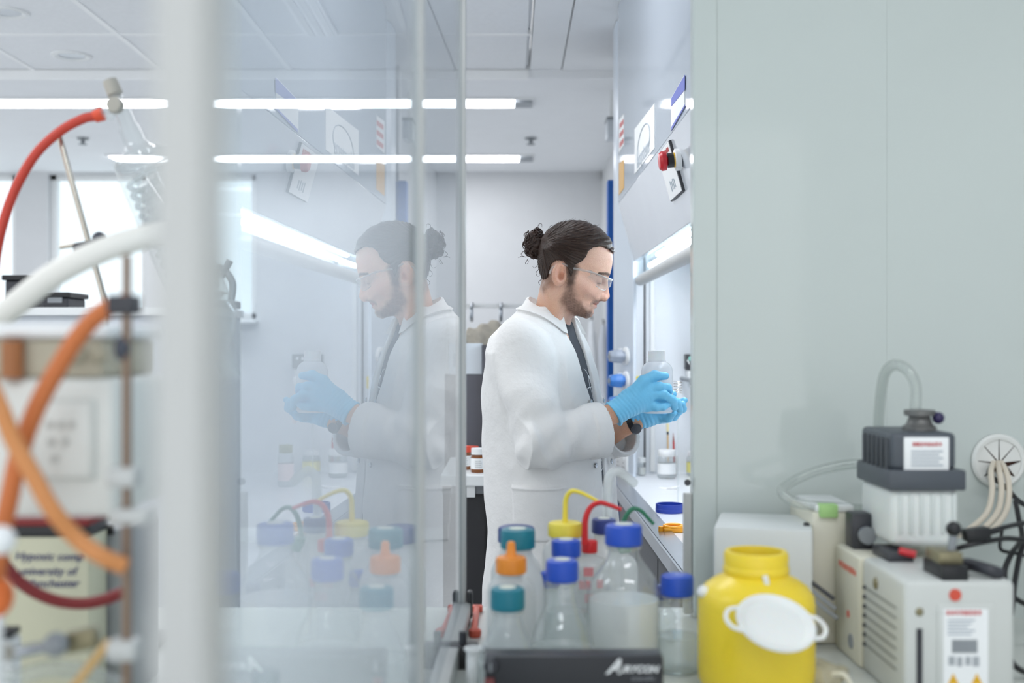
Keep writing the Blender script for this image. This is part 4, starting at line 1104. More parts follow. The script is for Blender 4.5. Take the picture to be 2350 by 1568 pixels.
fx0, fx1, fy0, fy1 = 0.570, 0.705, 1.74, 1.90
ft = thing('exhaust_filter', 'boxy pump head with ribbed dark grey cap on a cloudy white housing', 'filter', (0.637, 1.82, ZP))
zc0, zc1, zc2 = P(0, 1252, 1.76).z, P(0, 1124, 1.74).z, P(0, 992, 1.76).z
fx0, fx1 = P(2042, 0, 1.74).x, P(2214, 0, 1.74).x
M_fg = mat('dark grey moulding', '4E545B', 0.45, var=0.03)
MB().box((fx0 + 0.004, fy0 + 0.004, max(zc0, ZP)), (fx1 - 0.006, fy1, zc1)).build('housing', mat('cloudy housing', 'E3E7E4', 0.3, sss=0.1), ft, bevel=0.012, seg=3)
MB().box((fx0 - 0.002, fy0 - 0.003, zc1 - 0.002), (fx1 + 0.002, fy1 + 0.003, zc1 + 0.030)).build('cap_skirt', M_fg, ft, bevel=0.004)
cpt = MB().box((fx0 + 0.004, fy0 + 0.006, zc1 + 0.029), (fx1 - 0.010, fy1 - 0.004, zc2)).build('cap_top', M_fg, ft, bevel=0.008, seg=3)
for i in range(6):
    MB().box((fx0 - 0.0005, fy0 + 0.016 + i * 0.022, zc1 + 0.004), (fx0 + 0.006, fy0 + 0.027 + i * 0.022, zc2 - 0.010)).build('rib', mat('rib grey', '3A3F45', 0.45), cpt, bevel=0.002)
for i in range(6):
    x_ = fx0 + 0.014 + i * 0.0165
    MB().box((x_, fy0 + 0.001, max(zc0, ZP) + 0.02), (x_ + 0.007, fy0 + 0.006, zc1 - 0.006)).build('housing_rib', mat('cloudy rib', 'D3D9D6', 0.3), ft, bevel=0.002)
pl = MB().box((P(2076, 0, 1.74).x, fy0 + 0.002, P(0, 1087, 1.74).z), (P(2180, 0, 1.74).x, fy0 + 0.0068, P(0, 1004, 1.74).z)).build('name_plate', M_paper, ft, bevel=0.002)
print_row('plate_title', mat('red print', 'C96A6A', 0.6), pl, P(2128, 1020, 1.7412), (1, 0, 0), (0, 0, 1), 0.046, 0.006, 8, 5)
for i in range(5):
    MB().box((P(2092, 0, 1.74).x, fy0 + 0.0012, P(0, 1038 + i * 8, 1.74).z), (P(2165 - 9 * (i % 2), 0, 1.74).x, fy0 + 0.0025, P(0, 1035 + i * 8, 1.74).z)).build('text_line', M_ink, pl, smooth=False)
pp_ = P(2110, 0, 1.80)
MB().lathe((pp_.x, 1.80, zc2 - 0.004), [(0, 0), (0.026, 0), (0.026, 0.010), (0.020, 0.014), (0.016, 0.026), (0.024, 0.028), (0.024, 0.036), (0, 0.038)], 28).build('port', mat('dull port', '70706E', 0.4, metal=0.4), ft)
MB().sphere((pp_.x + 0.026, 1.79, zc2 + 0.020), 0.0095, 14).build('port_knob', mat('violet knob', '2C2350', 0.35), ft)
M_hose = clear_mat('clear tubing', 'F0F3F2', 0.07, 0.8, rough=0.05, body=0.16, body_col='F4F4EE', edge=0.2, backfaces=True)
hz = [P(2098, 975, 1.80), P(2102, 925, 1.80), P(2100, 880, 1.80), P(2080, 848, 1.81), P(2052, 838, 1.83), P(2030, 860, 1.86), P(2020, 920, 1.90), P(2016, 985, 1.93), P(2016, 1040, 1.945)]
tag(MB().tube(hz, 0.0085, 12).build('clear_hose', M_hose, None), 'clear hose looping from the top port of the grey pump head', 'hose', 'clear vacuum hoses')
hz = [P(2000, 1066, 1.96), P(1950, 1066, 1.97), P(1880, 1080, 1.97), P(1820, 1105, 1.96), P(1795, 1130, 1.94), P(1830, 1155, 1.93), P(1900, 1163, 1.93), P(1985, 1170, 1.935)]
tag(MB().tube(hz, 0.0085, 12).build('clear_hose', M_hose, None), 'clear hose curving low in front of the pale wall left of the pump head', 'hose', 'clear vacuum hoses')

# second pump behind the drum
sp_ = thing('diaphragm_pump', 'pale grey boxy pump with black grip behind the yellow drum', 'pump', (0.47, 1.95, BZ))
zq = P(0, 1200, 1.93).z
ang = math.radians(-14); ex_ = Vector((math.cos(ang), math.sin(ang), 0))
MB().obox((0.437, 1.955, (BZ + zq) / 2), (0.160, 0.17, zq - BZ), ex_, (-ex_.y, ex_.x, 0)).build('front_case', mat('pale pump case', 'D9DDDC', 0.4), sp_, bevel=0.006)
ctr = Vector((0.548, 1.990, (BZ + zq) / 2 + 0.01))
MB().obox(ctr, (0.08, 0.155, zq - BZ + 0.02), (1, 0, 0), (0, 1, 0)).build('rear_case', M_beige, sp_, bevel=0.006)
MB().obox(P(1851, 1228, 1.90), (0.010, 0.012, 0.042), (1, 0, 0), (0, 1, 0)).build('grip', M_black, sp_, bevel=0.003)
for i in range(3):
    MB().obox(P(1880 + i * 4, 1350 + i * 22, 1.855), (0.058, 0.010, 0.007), (1, -0.5, -0.75), (0, 1, 0)).build('vent_bar', M_dark if i == 0 else M_grey, sp_, bevel=0.001)
MB().box((0.515, 1.915, zq + 0.02), (0.580, 2.05, zq + 0.032)).build('top_tray', M_plast, sp_, bevel=0.003)
MB().box((0.520, 1.905, zq + 0.012), (0.550, 1.93, zq + 0.034)).build('green_label', mat('green label', 'A9D48A', 0.5), sp_, bevel=0.002)
MB().box((0.40, 2.03, BZ), (0.47, 2.08, zq - 0.04)).build('rear_foot', M_grey, sp_, smooth=False)
pv = thing('plastic_bag', 'crumpled clear plastic bag lying between drum and pump', 'bag', P(1890, 1540, 1.62)); pv.location.z = BZ
q = P(1885, 1525, 1.66)
V, Q = mesh_sdf(lambda x, y, z: ellipsoid(x, y, z, (q.x, q.y, BZ + 0.020), (0.036, 0.05, 0.022)) + 0.006 * wob(x, y, z, 3, 160), (q.x - 0.08, q.y - 0.09, BZ), (q.x + 0.08, q.y + 0.09, BZ + 0.10), 0.004)
link_np('film', V, Q, clear_mat('crumpled film', 'F3F3EC', 0.08, 0.5, rough=0.1, body=0.55, body_col='E9E2CC', backfaces=True), pv)
MB().tube([Vector((q.x, q.y - 0.03, BZ + 0.03)), Vector((q.x + 0.02, q.y - 0.04, BZ + 0.034)), Vector((q.x + 0.03, q.y - 0.045, BZ + 0.02))], 0.004, 6).build('tie', M_beige, pv)

# cable grommet in the panel wall and cables
g = P(2291, 1058, PY - 0.002)
gr = thing('cable_grommet', 'round white brush grommet in the panel wall with cables hanging out', 'grommet', g)
M_gw = mat('grommet white', 'E9EAE6', 0.4)
MB().lathe(g, [(0.050, -0.001), (0.050, 0.004), (0.046, 0.008), (0.040, 0.007), (0.040, 0.0)], 40, (0, -1, 0)).build('ring', M_gw, gr)
for i in range(8):
    a0 = math.radians(45 * i + 1); a1 = math.radians(45 * i + 44)
    tipr = 0.004 if i < 5 else 0.017
    pts = [g + Vector((tipr * math.cos((a0 + a1) / 2), -0.004, tipr * math.sin((a0 + a1) / 2) - 0.004))]
    pts += [g + Vector((0.041 * math.cos(a0 + (a1 - a0) * j / 4), -0.004, 0.041 * math.sin(a0 + (a1 - a0) * j / 4))) for j in range(5)]
    MB().extrude(pts, (0, 0.002, 0)).build('flap', M_gw, gr, smooth=False)
MB().lathe(g, [(0, 0.0005), (0.041, 0.0005)], 28, (0, -1, 0)).build('dark_hole', mat('hole brown', '40261C', 0.9), gr)
M_cw = mat('cream cable', 'DDD3C2', 0.45)
M_ck = mat('black cable', '1C1C1F', 0.4)
def cable(name, label, pts, r, m, group=None):
    return tag(MB().tube(pts, r, 8).build(name, m, None), label, 'cable', group)
for i, dx in enumerate((-16, 4, 20)):
    cable('power_cable', ['cream cable hanging from the grommet, left of the three', 'cream cable hanging from the grommet, middle of the three', 'cream cable hanging from the grommet, right of the three'][i],
          [P(2288 + dx * 0.5, 1062, PY - 0.004), P(2290 + dx, 1085, PY - 0.05), P(2294 + dx * 1.1, 1130, PY - 0.07), P(2282 + dx * 1.2, 1180, PY - 0.09), P(2240 + dx * 1.6, 1222, PY - 0.12), P(2222 + dx * 2, 1232, PY - 0.15)], 0.0052, M_cw, 'cream cables from the grommet')
pg = thing('power_plug', 'black power plug on a cable beside the pump head', 'plug', P(2240, 1228, 1.80))
p = P(2240, 1226, 1.80)
MB().obox(p, (0.04, 0.024, 0.02), (1, 0, 0.15), (0, 1, 0)).build('plug_body', M_black, pg, bevel=0.004)
MB().cyl(p + Vector((0.018, 0, 0.003)), p + Vector((0.036, 0, 0.006)), 0.006, 0.004, 10).build('strain_relief', M_black, pg)
cable('power_cable', 'black cable running right from the plug beside the pump head', [P(2262, 1222, 1.80), P(2300, 1212, 1.81), P(2345, 1202, 1.84), P(2420, 1195, 1.86), P(2560, 1230, 1.90), P(2700, 1290, 1.95)], 0.0042, M_ck)
cable('power_cable', 'black cable looping above the pump top', [P(2185, 1262, 1.80), P(2230, 1250, 1.79), P(2270, 1242, 1.80), P(2310, 1236, 1.82), P(2350, 1240, 1.84), P(2420, 1250, 1.86), P(2560, 1300, 1.90), P(2680, 1370, 1.92)], 0.0042, M_ck)
cable('power_cable', 'black cable in a big loop down the right edge', [P(2330, 1150, 1.95), P(2338, 1190, 1.93), P(2345, 1235, 1.90), P(2322, 1270, 1.86), P(2306, 1310, 1.84), P(2312, 1350, 1.83), P(2340, 1380, 1.84), P(2400, 1400, 1.86), P(2540, 1440, 1.88), P(2660, 1480, 1.90)], 0.0046, M_ck)
cable('power_cable', 'black cable crossing the loop down to the pump side', [P(2560, 1170, 1.96), P(2400, 1200, 1.88), P(2350, 1250, 1.86), P(2330, 1330, 1.84), P(2322, 1400, 1.82), P(2310, 1440, 1.78), P(2305, 1470, 1.74)], 0.0046, M_ck)
cable('power_cable', 'thin black cable tied in a bundle on the right', [P(2300, 1215, 1.88), P(2296, 1260, 1.88), P(2330, 1270, 1.88), P(2380, 1285, 1.88), P(2520, 1340, 1.90), P(2640, 1420, 1.92)], 0.003, M_ck)
cable('power_cable', 'black cable dropping from the grommet along the panel wall', [P(2276, 1070, PY - 0.006), P(2272, 1090, PY - 0.03), P(2310, 1120, PY - 0.05), P(2338, 1150, PY - 0.08), P(2390, 1180, PY - 0.10), P(2520, 1260, PY - 0.10), P(2640, 1380, PY - 0.10)], 0.0046, M_ck)
cable('power_cable', 'black cable lying on the bench at the lower right', [P(2310, 1495, 1.70), P(2330, 1530, 1.70), P(2370, 1545, 1.72), P(2430, 1522, 1.78), P(2560, 1500, 1.84), P(2700, 1490, 1.86)], 0.0046, M_ck)
pk = thing('cable_plug', 'black plug with a yellow tag hanging at the right side of the pump', 'plug', P(2305, 1395, 1.78))
MB().sphere(P(2304, 1395, 1.79), 0.013, 14, sz=1.2).build('plug_body', M_black, pk)
MB().obox(P(2308, 1472, 1.76), (0.008, 0.006, 0.02), (1, 0, 0), (0, 1, 0)).build('yellow_tag', mat('yellow tag', 'D8CE4E', 0.5), pk, bevel=0.001)
MB().tube([P(2304, 1400, 1.79), P(2312, 1440, 1.77), P(2308, 1470, 1.76)], 0.003, 6).build('lead', M_ck, pk)

# ================================================================== rotary evaporator and clutter on the left
M_rh = mat('red rubber hose', 'C7402F', 0.45, var=0.05)
M_dr = mat('dark red hose', '7E1C1E', 0.45, var=0.05)
M_oh = mat('orange rubber hose', 'C9713A', 0.5, var=0.06)
YR = 1.85
# condenser on a tilted axis
a0 = P(254, 190, YR); a1 = P(318, 345, YR)
ax = (a1 - a0).normalized()
def ca(h, r): return (r, h)
L1 = (a1 - a0).length
gc = thing('glass_condenser', 'tilted glass spiral condenser with grey stopper and side tap on the left', 'condenser', a0)
cb = []
MB().lathe(a0, [(0, -0.004), (0.0115, -0.004), (0.0125, 0.004), (0.0125, 0.020), (0.010, 0.022), (0, 0.022)], 24, ax).build('stopper', mat('grey rubber stopper', 'B0ACA2', 0.6), gc)
body = [(0.0095, 0.018), (0.0105, 0.045), (0.0135, 0.050), (0.0135, 0.075), (0.0165, 0.080), (0.0175, L1 - 0.012), (0.026, L1), (0.044, L1 + 0.012), (0.048, L1 + 0.030), (0.048, L1 + 0.30), (0.030, L1 + 0.335), (0.014, L1 + 0.35), (0.014, L1 + 0.40)]
MB().lathe(a0, body, 36, ax).build('outer_glass', M_vessel, gc)
u_, w_, d_ = frame_of(ax)
M_coil = clear_mat('coil glass', 'F6F9FA', 0.12, 0.7, edge=0.25, body=0.22, body_col='FAFCFC', backfaces=True)
for rr, ph in ((0.036, 0.0), (0.022, 1.5)):
    MB().tube([a0 + d_ * (L1 + 0.04 + 0.24 * i / 200) + u_ * rr * math.cos(i * 0.44 + ph) + w_ * rr * math.sin(i * 0.44 + ph) for i in range(201)], 0.0048, 8, 0).build('coil', M_coil, gc)
MB().lathe(a0 + d_ * (L1 + 0.010), [(0.030, 0), (0.047, 0.004), (0.047, 0.010), (0.030, 0.012)], 32, ax).build('shoulder_ring', M_coil, gc)
tp = P(268, 243, YR - 0.02)
MB().lathe(tp, [(0, 0.0), (0.013, 0.0), (0.014, 0.006), (0.012, 0.014), (0, 0.015)], 20, (-0.1, -1, 0)).build('tap_knob', mat('grey rubber stopper', 'B0ACA2', 0.6), gc)
MB().cyl(P(262, 268, YR), P(236, 263, YR), 0.006, n=14).build('hose_barb', M_vessel, gc)
hc = P(226, 264, YR)
MB().cyl(P(236, 261, YR), P(217, 268, YR), 0.0115, 0.0100, 18).build('hose_collar', mat('orange collar', 'E2502F', 0.4), gc)

tag(MB().tube([P(217, 267, YR), P(190, 273, YR), P(140, 300, YR), P(85, 350, YR), P(42, 420, YR), P(14, 490, YR), P(-6, 570, YR), P(-20, 680, YR), P(-25, 800, YR)], 0.0078, 12).build('rubber_hose', M_rh, None),
    'bright red rubber hose arching from the top of the glass condenser', 'hose')
# retort stand: tilted rod, boss head, cross bar
rs_ = thing('retort_stand', 'tilted steel rod with black boss head and cross bar beside the condenser', 'retort stand', (P(250, 720, YR + 0.05).x, YR + 0.05, BZ))
MB().cyl(P(133, 303, YR + 0.03), P(243, 700, YR + 0.03), 0.0050, n=12).build('rod', M_chrome, rs_)
MB().sphere(P(228, 548, YR), 0.0115, 16).build('boss_knob', mat('dark slate plastic', '3A3F4A', 0.4), rs_)
MB().obox(P(203, 568, YR + 0.01), (0.045, 0.022, 0.02), (1, 0, 0.25), (0, 1, 0)).build('boss_head', M_dark, rs_, bevel=0.003)
MB().cyl(P(137, 568, YR + 0.01), P(262, 548, YR + 0.01), 0.0035, n=10).build('cross_bar', M_chrome, rs_)
MB().tube([P(262, 548, YR + 0.01), P(300, 538, YR + 0.0), P(345, 525, YR - 0.03)], 0.007, 8).build('clamp_arm', M_dark, rs_)
MB().cyl(P(243, 700, YR + 0.03), Vector((P(250, 0, YR + 0.03).x, YR + 0.03, BZ + 0.01)), 0.0055, n=12).build('lower_rod', M_chrome, rs_)
MB().box((P(250, 0, YR).x - 0.07, YR - 0.04, BZ), (P(250, 0, YR).x + 0.07, YR + 0.12, BZ + 0.012)).build('foot_plate', M_dark, rs_, bevel=0.003)

# support pole near the camera with clamps and hoses
YN = 1.02
def W(px, py): return P(px, py, YN)
po = thing('support_pole', 'dull steel support pole with clamps in the left foreground', 'pole', (W(291, 0).x, YN, BZ))
MB().cyl(Vector((W(291, 0).x, YN, BZ)), W(291, 585), 0.0042, n=14).build('pole', mat('tarnished rod', '85705F', 0.3, metal=0.6), po)
for py in (700, 1095, 1490):
    if W(0, py).z > BZ:
        MB().obox(W(285, py), (0.026, 0.022, 0.018), (1, 0, 0), (0, 1, 0)).build('clamp', M_alu if py > 800 else M_dark, po, bevel=0.003)
MB().sphere(W(281, 800), 0.008, 12, sz=1.5).build('wing_nut', mat('dark slate plastic', '3A3F4A', 0.4), po)
MB().obox(W(302, 1183), (0.034, 0.03, 0.014), (1, 0, 0), (0, 1, 0)).build('cross_clamp', M_alu, po, bevel=0.004)
MB().box((W(291, 0).x - 0.05, YN - 0.05, BZ), (W(291, 0).x + 0.05, YN + 0.05, BZ + 0.008)).build('foot', M_dark, po, bevel=0.002)

# white instrument head
YI = 1.08
wi = thing('evaporator_head', 'white instrument head with beige top band and square display in the left foreground', 'instrument', (P(60, 0, YI).x, YI + 0.08, BZ))
x0, x1 = P(-260, 0, YI).x, P(262, 0, YI).x
MB().box((x0, YI, P(0, 1188, YI).z), (x1, YI + 0.16, P(0, 868, YI).z)).build('lower_case', mat('instrument white', 'DDDFDA', 0.4), wi, bevel=0.008, seg=3)
MB().box((x0, YI + 0.004, P(0, 866, YI).z), (x1 - 0.012, YI + 0.155, P(0, 778, YI).z)).build('beige_band', mat('beige band', 'B7B19D', 0.5), wi, bevel=0.004)
MB().box((x0, YI - 0.004, P(0, 777, YI).z), (x1 - 0.004, YI + 0.16, P(0, 742, YI).z)).build('top_cover', M_plast, wi, bevel=0.006, seg=3)
dp = MB().box((P(75, 0, YI).x, YI - 0.006, P(0, 1102, YI).z), (P(222, 0, YI).x, YI + 0.002, P(0, 915, YI).z)).build('display_bezel', mat('bezel grey', 'CFD1CC', 0.4), wi, bevel=0.004)
MB().box((P(86, 0, YI).x, YI - 0.0075, P(0, 1092, YI).z), (P(211, 0, YI).x, YI - 0.005, P(0, 925, YI).z)).build('display_face', mat('display face', 'DFE1DC', 0.3), dp, bevel=0.002)
for i, (dx, dy) in enumerate(((115, 975), (140, 975), (165, 975), (118, 1015), (150, 1015), (125, 1055))):
    MB().lathe(P(dx, dy, YI - 0.008), [(0, 0.001), (0.0035, 0.001), (0.0035, -0.001)], 14, (0, -1, 0)).build('key', mat('key grey', 'B9BBB6', 0.4), dp)
MB().cyl(P(28, 782, YI - 0.005), P(28, 868, YI - 0.005), 0.010, n=18).build('brown_roller', mat('tan plastic', 'A2693F', 0.5), wi)
for px in (175, 225):
    MB().sphere(P(px, 815, YI), 0.009, 12, sy=0.4).build('screw_cover', mat('beige dark', 'A39D89', 0.5), wi)
MB().cyl((P(-150, 0, YI).x, YI + 0.09, BZ), (P(-150, 0, YI).x, YI + 0.09, P(0, 1186, YI).z), 0.018, n=20).build('column', M_alu, wi)

def hose(label, pts, r, m, name='rubber_hose', group=None, n=12):
    return tag(MB().tube(pts, r, n).build(name, m, None), label, 'hose', group)
hose('thick white corrugated vacuum hose sweeping up across the left window', [P(-60, 770, 1.30), P(20, 712, 1.30), P(110, 640, 1.30), P(200, 590, 1.30), P(290, 556, 1.31), P(380, 535, 1.33), P(470, 530, 1.36)], 0.0145, mat('white hose', 'EDEBE4', 0.4))
hose('orange rubber hose running from the pole down the left edge', [W(300, 690), W(240, 712), W(185, 765), W(130, 850), W(82, 940), W(45, 1040), W(22, 1140), W(4, 1230), W(-10, 1330)], 0.0085, M_oh)
hose('orange rubber hose crossing from the left edge down to the pole', [P(-40, 850, 1.09 - 0.09), P(0, 935, 0.99), P(30, 1010, 0.99), P(75, 1090, 0.99), P(120, 1170, 0.99), P(175, 1235, 1.0), P(230, 1275, 1.0), P(285, 1300, 1.01)], 0.0078, mat('light orange hose', 'D08A50', 0.5))
hose('dark red hose hanging in a curve in front of the handwritten box', [P(-30, 1240, 1.35), P(0, 1282, 1.35), P(50, 1340, 1.35), P(115, 1375, 1.35), P(180, 1386, 1.35), P(235, 1378, 1.35), P(282, 1360, 1.35)], 0.0072, M_dr)

# box with handwriting
YX = 1.52
hb = thing('sample_box', 'cream carton with a black and red lid and blue handwriting on its front', 'box', (P(110, 0, YX).x, YX + 0.08, BZ))
hx0, hx1 = P(8, 0, YX).x, P(203, 0, YX).x; hz1 = P(0, 1232, YX).z
M_bx = mat('cream carton', 'C9C7AE', 0.6, var=0.03)
MB().box((hx0, YX, BZ), (hx1, YX + 0.07, hz1)).build('carton', M_bx, hb, bevel=0.002)
MB().box((hx0 - 0.001, YX - 0.001, hz1 - 0.001), (hx1 + 0.001, YX + 0.071, hz1 + 0.014)).build('black_lid', M_black, hb, bevel=0.002)
MB().box((hx0, YX, hz1 + 0.013), (hx1, YX + 0.07, hz1 + 0.023)).build('red_lid', mat('maroon lid', '7C1D1D', 0.5), hb, bevel=0.002)
M_hand = mat('blue marker ink', '2B2F6E', 0.6)
for i, (s_, px, py) in enumerate((('Hypoxic comp', 112, 1278), ('university of', 108, 1312), ('Manchester', 118, 1340))):
    text_mesh('handwriting', s_, 0.0155, M_hand, hb, P(px, py, YX - 0.0008), (1, 0, 0.01 * (i - 1)), (0, 0, 1), shear=0.25)
gx = thing('grey_case', 'grey metal case standing behind the handwritten box', 'case', (P(250, 0, 1.60).x, 1.66, BZ))
MB().box((P(200, 0, 1.60).x, 1.60, BZ), (P(292, 0, 1.60).x, 1.74, P(0, 1215, 1.60).z)).build('shell', mat('dull grey metal', '9FA2A3', 0.4, metal=0.2), gx, bevel=0.004)
MB().box((P(215, 0, 1.60).x, 1.596, P(0, 1228, 1.60).z), (P(262, 0, 1.60).x, 1.601, P(0, 1205, 1.60).z)).build('dark_latch', M_black, gx, bevel=0.002)

# small things at the lower left
wb = thing('ball_valve', 'white round valve ball at the left edge above the dark red hose', 'valve', P(2, 1240, 0.96)); 
MB().sphere(P(2, 1240, 0.96), 0.0125, 18).build('ball', M_plast, wb)
MB().cyl(P(-40, 1240, 0.96), P(-5, 1240, 0.96), 0.006, n=12).build('stem', M_plast, wb)
MB().cyl(P(-40, 1240, 0.96), Vector((P(-40, 0, 0.96).x, 0.96, BZ)), 0.006, n=12).build('riser', M_plast, wb)
ok_ = thing('orange_knob', 'orange rubber bulb at the left edge below the dark red hose', 'bulb', P(-8, 1370, 1.02))
MB().sphere(P(-8, 1370, 1.02), 0.015, 18, sz=1.25).build('bulb', mat('bright orange rubber', 'EE7A3A', 0.45), ok_)
MB().cyl(P(-8, 1395, 1.02), Vector((P(-8, 0, 1.02).x, 1.02, BZ)), 0.006, n=12).build('stem', M_plast, ok_)
ws = thing('wooden_stick', 'thin yellowish wooden stick leaning at the lower left', 'stick', P(170, 1568, 1.02))
MB().cyl(P(160, 1590, 1.04), P(246, 1478, 1.06), 0.0042, n=10).build('shaft', mat('pale wood', 'C9A46A', 0.5), ws)
MB().sphere(P(246, 1478, 1.06), 0.0046, 10).build('rounded_end', mat('pale wood', 'C9A46A', 0.5), ws)
cl = thing('clamp_holder', 'metal three-prong clamp lying among tubing at the lower left', 'clamp', P(110, 1500, 1.10))
MB().cyl(P(30, 1500, 1.10), P(230, 1460, 1.12), 0.006, n=12).build('bar', M_steel, cl)
MB().tube([P(30, 1500, 1.10), P(0, 1510, 1.09), P(-30, 1535, 1.08)], 0.006, 8).build('prong', mat('grey rubber stopper', 'B0ACA2', 0.6), cl)
MB().tube([P(30, 1500, 1.10), P(5, 1490, 1.09), P(-30, 1480, 1.08)], 0.006, 8).build('prong', mat('grey rubber stopper', 'B0ACA2', 0.6), cl)
MB().sphere(P(128, 1480, 1.09), 0.012, 14).build('thumb_screw', M_grey, cl)
MB().obox(P(190, 1468, 1.11), (0.03, 0.02, 0.02), (1, 0, 0.2), (0, 1, 0)).build('boss', mat('dull brass', '8B8468', 0.4, metal=0.5), cl, bevel=0.003)
hose('pale clear hose lying across the lower left corner', [P(-40, 1545, 1.12), P(40, 1552, 1.10), P(120, 1535, 1.10), P(200, 1545, 1.12), P(260, 1570, 1.14), P(300, 1600, 1.16)], 0.008, M_hose, 'clear_hose')
tk = thing('tube_rack', 'white label holder with a black bar at the left edge', 'label holder', P(8, 1480, 1.30)); tk.location.z = BZ
MB().box((P(-60, 0, 1.30).x, 1.30, BZ), (P(24, 0, 1.30).x, 1.33, P(0, 1470, 1.30).z)).build('card', M_plast, tk, bevel=0.002)
MB().box((P(-60, 0, 1.30).x, 1.298, P(0, 1466, 1.30).z), (P(20, 0, 1.30).x, 1.332, P(0, 1452, 1.30).z)).build('bar', M_black, tk, bevel=0.001)

# round glass flask with neck seen low behind the screen
fl = P(610, 1500, 1.22)
rf = thing('round_flask', 'round-bottomed glass flask standing low behind the glass screen', 'flask', (fl.x, fl.y, BZ))
MB().lathe((fl.x, fl.y, BZ), [(0, 0.012), (0.022, 0.014), (0.042, 0.030), (0.050, 0.055), (0.044, 0.082), (0.026, 0.100), (0.014, 0.108), (0.013, 0.15), (0.0155, 0.152)], 32).build('bulb', M_vessel, rf)
MB().lathe((fl.x, fl.y, BZ), [(0.026, 0.0), (0.036, 0.0), (0.036, 0.012), (0.022, 0.022), (0.020, 0.016)], 28).build('cork_ring', mat('white ring stand', 'E1E2DE', 0.6), rf)

# ================================================================== the man
YM = 2.92
PXM = FPX / YM
man = thing('person', 'man in white lab coat, safety glasses and blue gloves holding a white bottle', 'person', P(1275, 0, YM))
man.location.z = 0.0

# ---- head frame: pitched down and turned slightly towards the camera
OPX = (1310.0, 625.0)
HO = np.array(P(OPX[0], OPX[1], 2.90)); SC = FPX / 2.90
PITCH, YAW = math.radians(20), math.radians(5)
def hl(px, py):                 # photo pixel -> head-local (forward, up)
    dx = (px - OPX[0]) / SC; dz = -(py - OPX[1]) / SC
    return (dx * math.cos(PITCH) - dz * math.sin(PITCH), dx * math.sin(PITCH) + dz * math.cos(PITCH))
fd = np.array((math.cos(PITCH) * math.cos(YAW), -math.cos(PITCH) * math.sin(YAW), -math.sin(PITCH)))
ud = np.array((math.sin(PITCH) * math.cos(YAW), -math.sin(PITCH) * math.sin(YAW), math.cos(PITCH)))
sd = np.cross(fd, ud)           # his right: towards the camera
def h2w(V): return HO + V[:, :1] * fd + V[:, 1:2] * ud + V[:, 2:3] * sd
def w2h(p):
    d = np.array(p) - HO
    return (float(d @ fd), float(d @ ud), float(d @ sd))

PROF = [hl(*p) for p in [(1317, 511), (1345, 515), (1374, 528), (1395, 551), (1405, 578), (1406, 600), (1403, 618), (1400, 630), (1392, 645), (1387, 660), (1383, 676), (1378, 689),
        (1374, 695), (1366, 699), (1369, 704), (1362, 710), (1363, 719), (1357, 728), (1346, 732), (1326, 725), (1306, 709), (1290, 692), (1274, 672), (1262, 655), (1249, 638), (1242, 618), (1239, 598), (1239, 575), (1246, 551), (1262, 531), (1286, 516)]]
def head_base(f, u, s, grow=0.0):
    d = -poly_sdf(PROF, f, u) + grow
    D = 0.070 + grow
    Wd = np.interp(u, [-0.13, -0.10, -0.06, -0.02, 0.03, 0.08, 0.14], [0.046, 0.052, 0.060, 0.067, 0.074, 0.074, 0.070]) + grow
    # the face is narrower in front than the skull behind
    Wd = Wd * np.interp(f, [-0.1, 0.0, 0.06, 0.11], [1.03, 1.0, 0.93, 0.86])
    q = np.clip(1 - d / D, 0, None)
    return (np.sqrt(q ** 2.15 + np.abs(s / Wd) ** 2.3) - 1) * 0.055
fe = hl(1371, 648); fb = hl(1390, 633); fn0 = hl(1390, 645); fn1 = hl(1391, 680); fa = hl(1382, 685); fl_ = hl(1370, 696); fl2 = hl(1366, 704); fear = hl(1287, 634); fch = hl(1345, 668)
neck_t = w2h(P(1284, 672, 2.905)); neck_b = w2h(P(1257, 768, 2.955)); chest = w2h(P(1262, 830, 2.96))
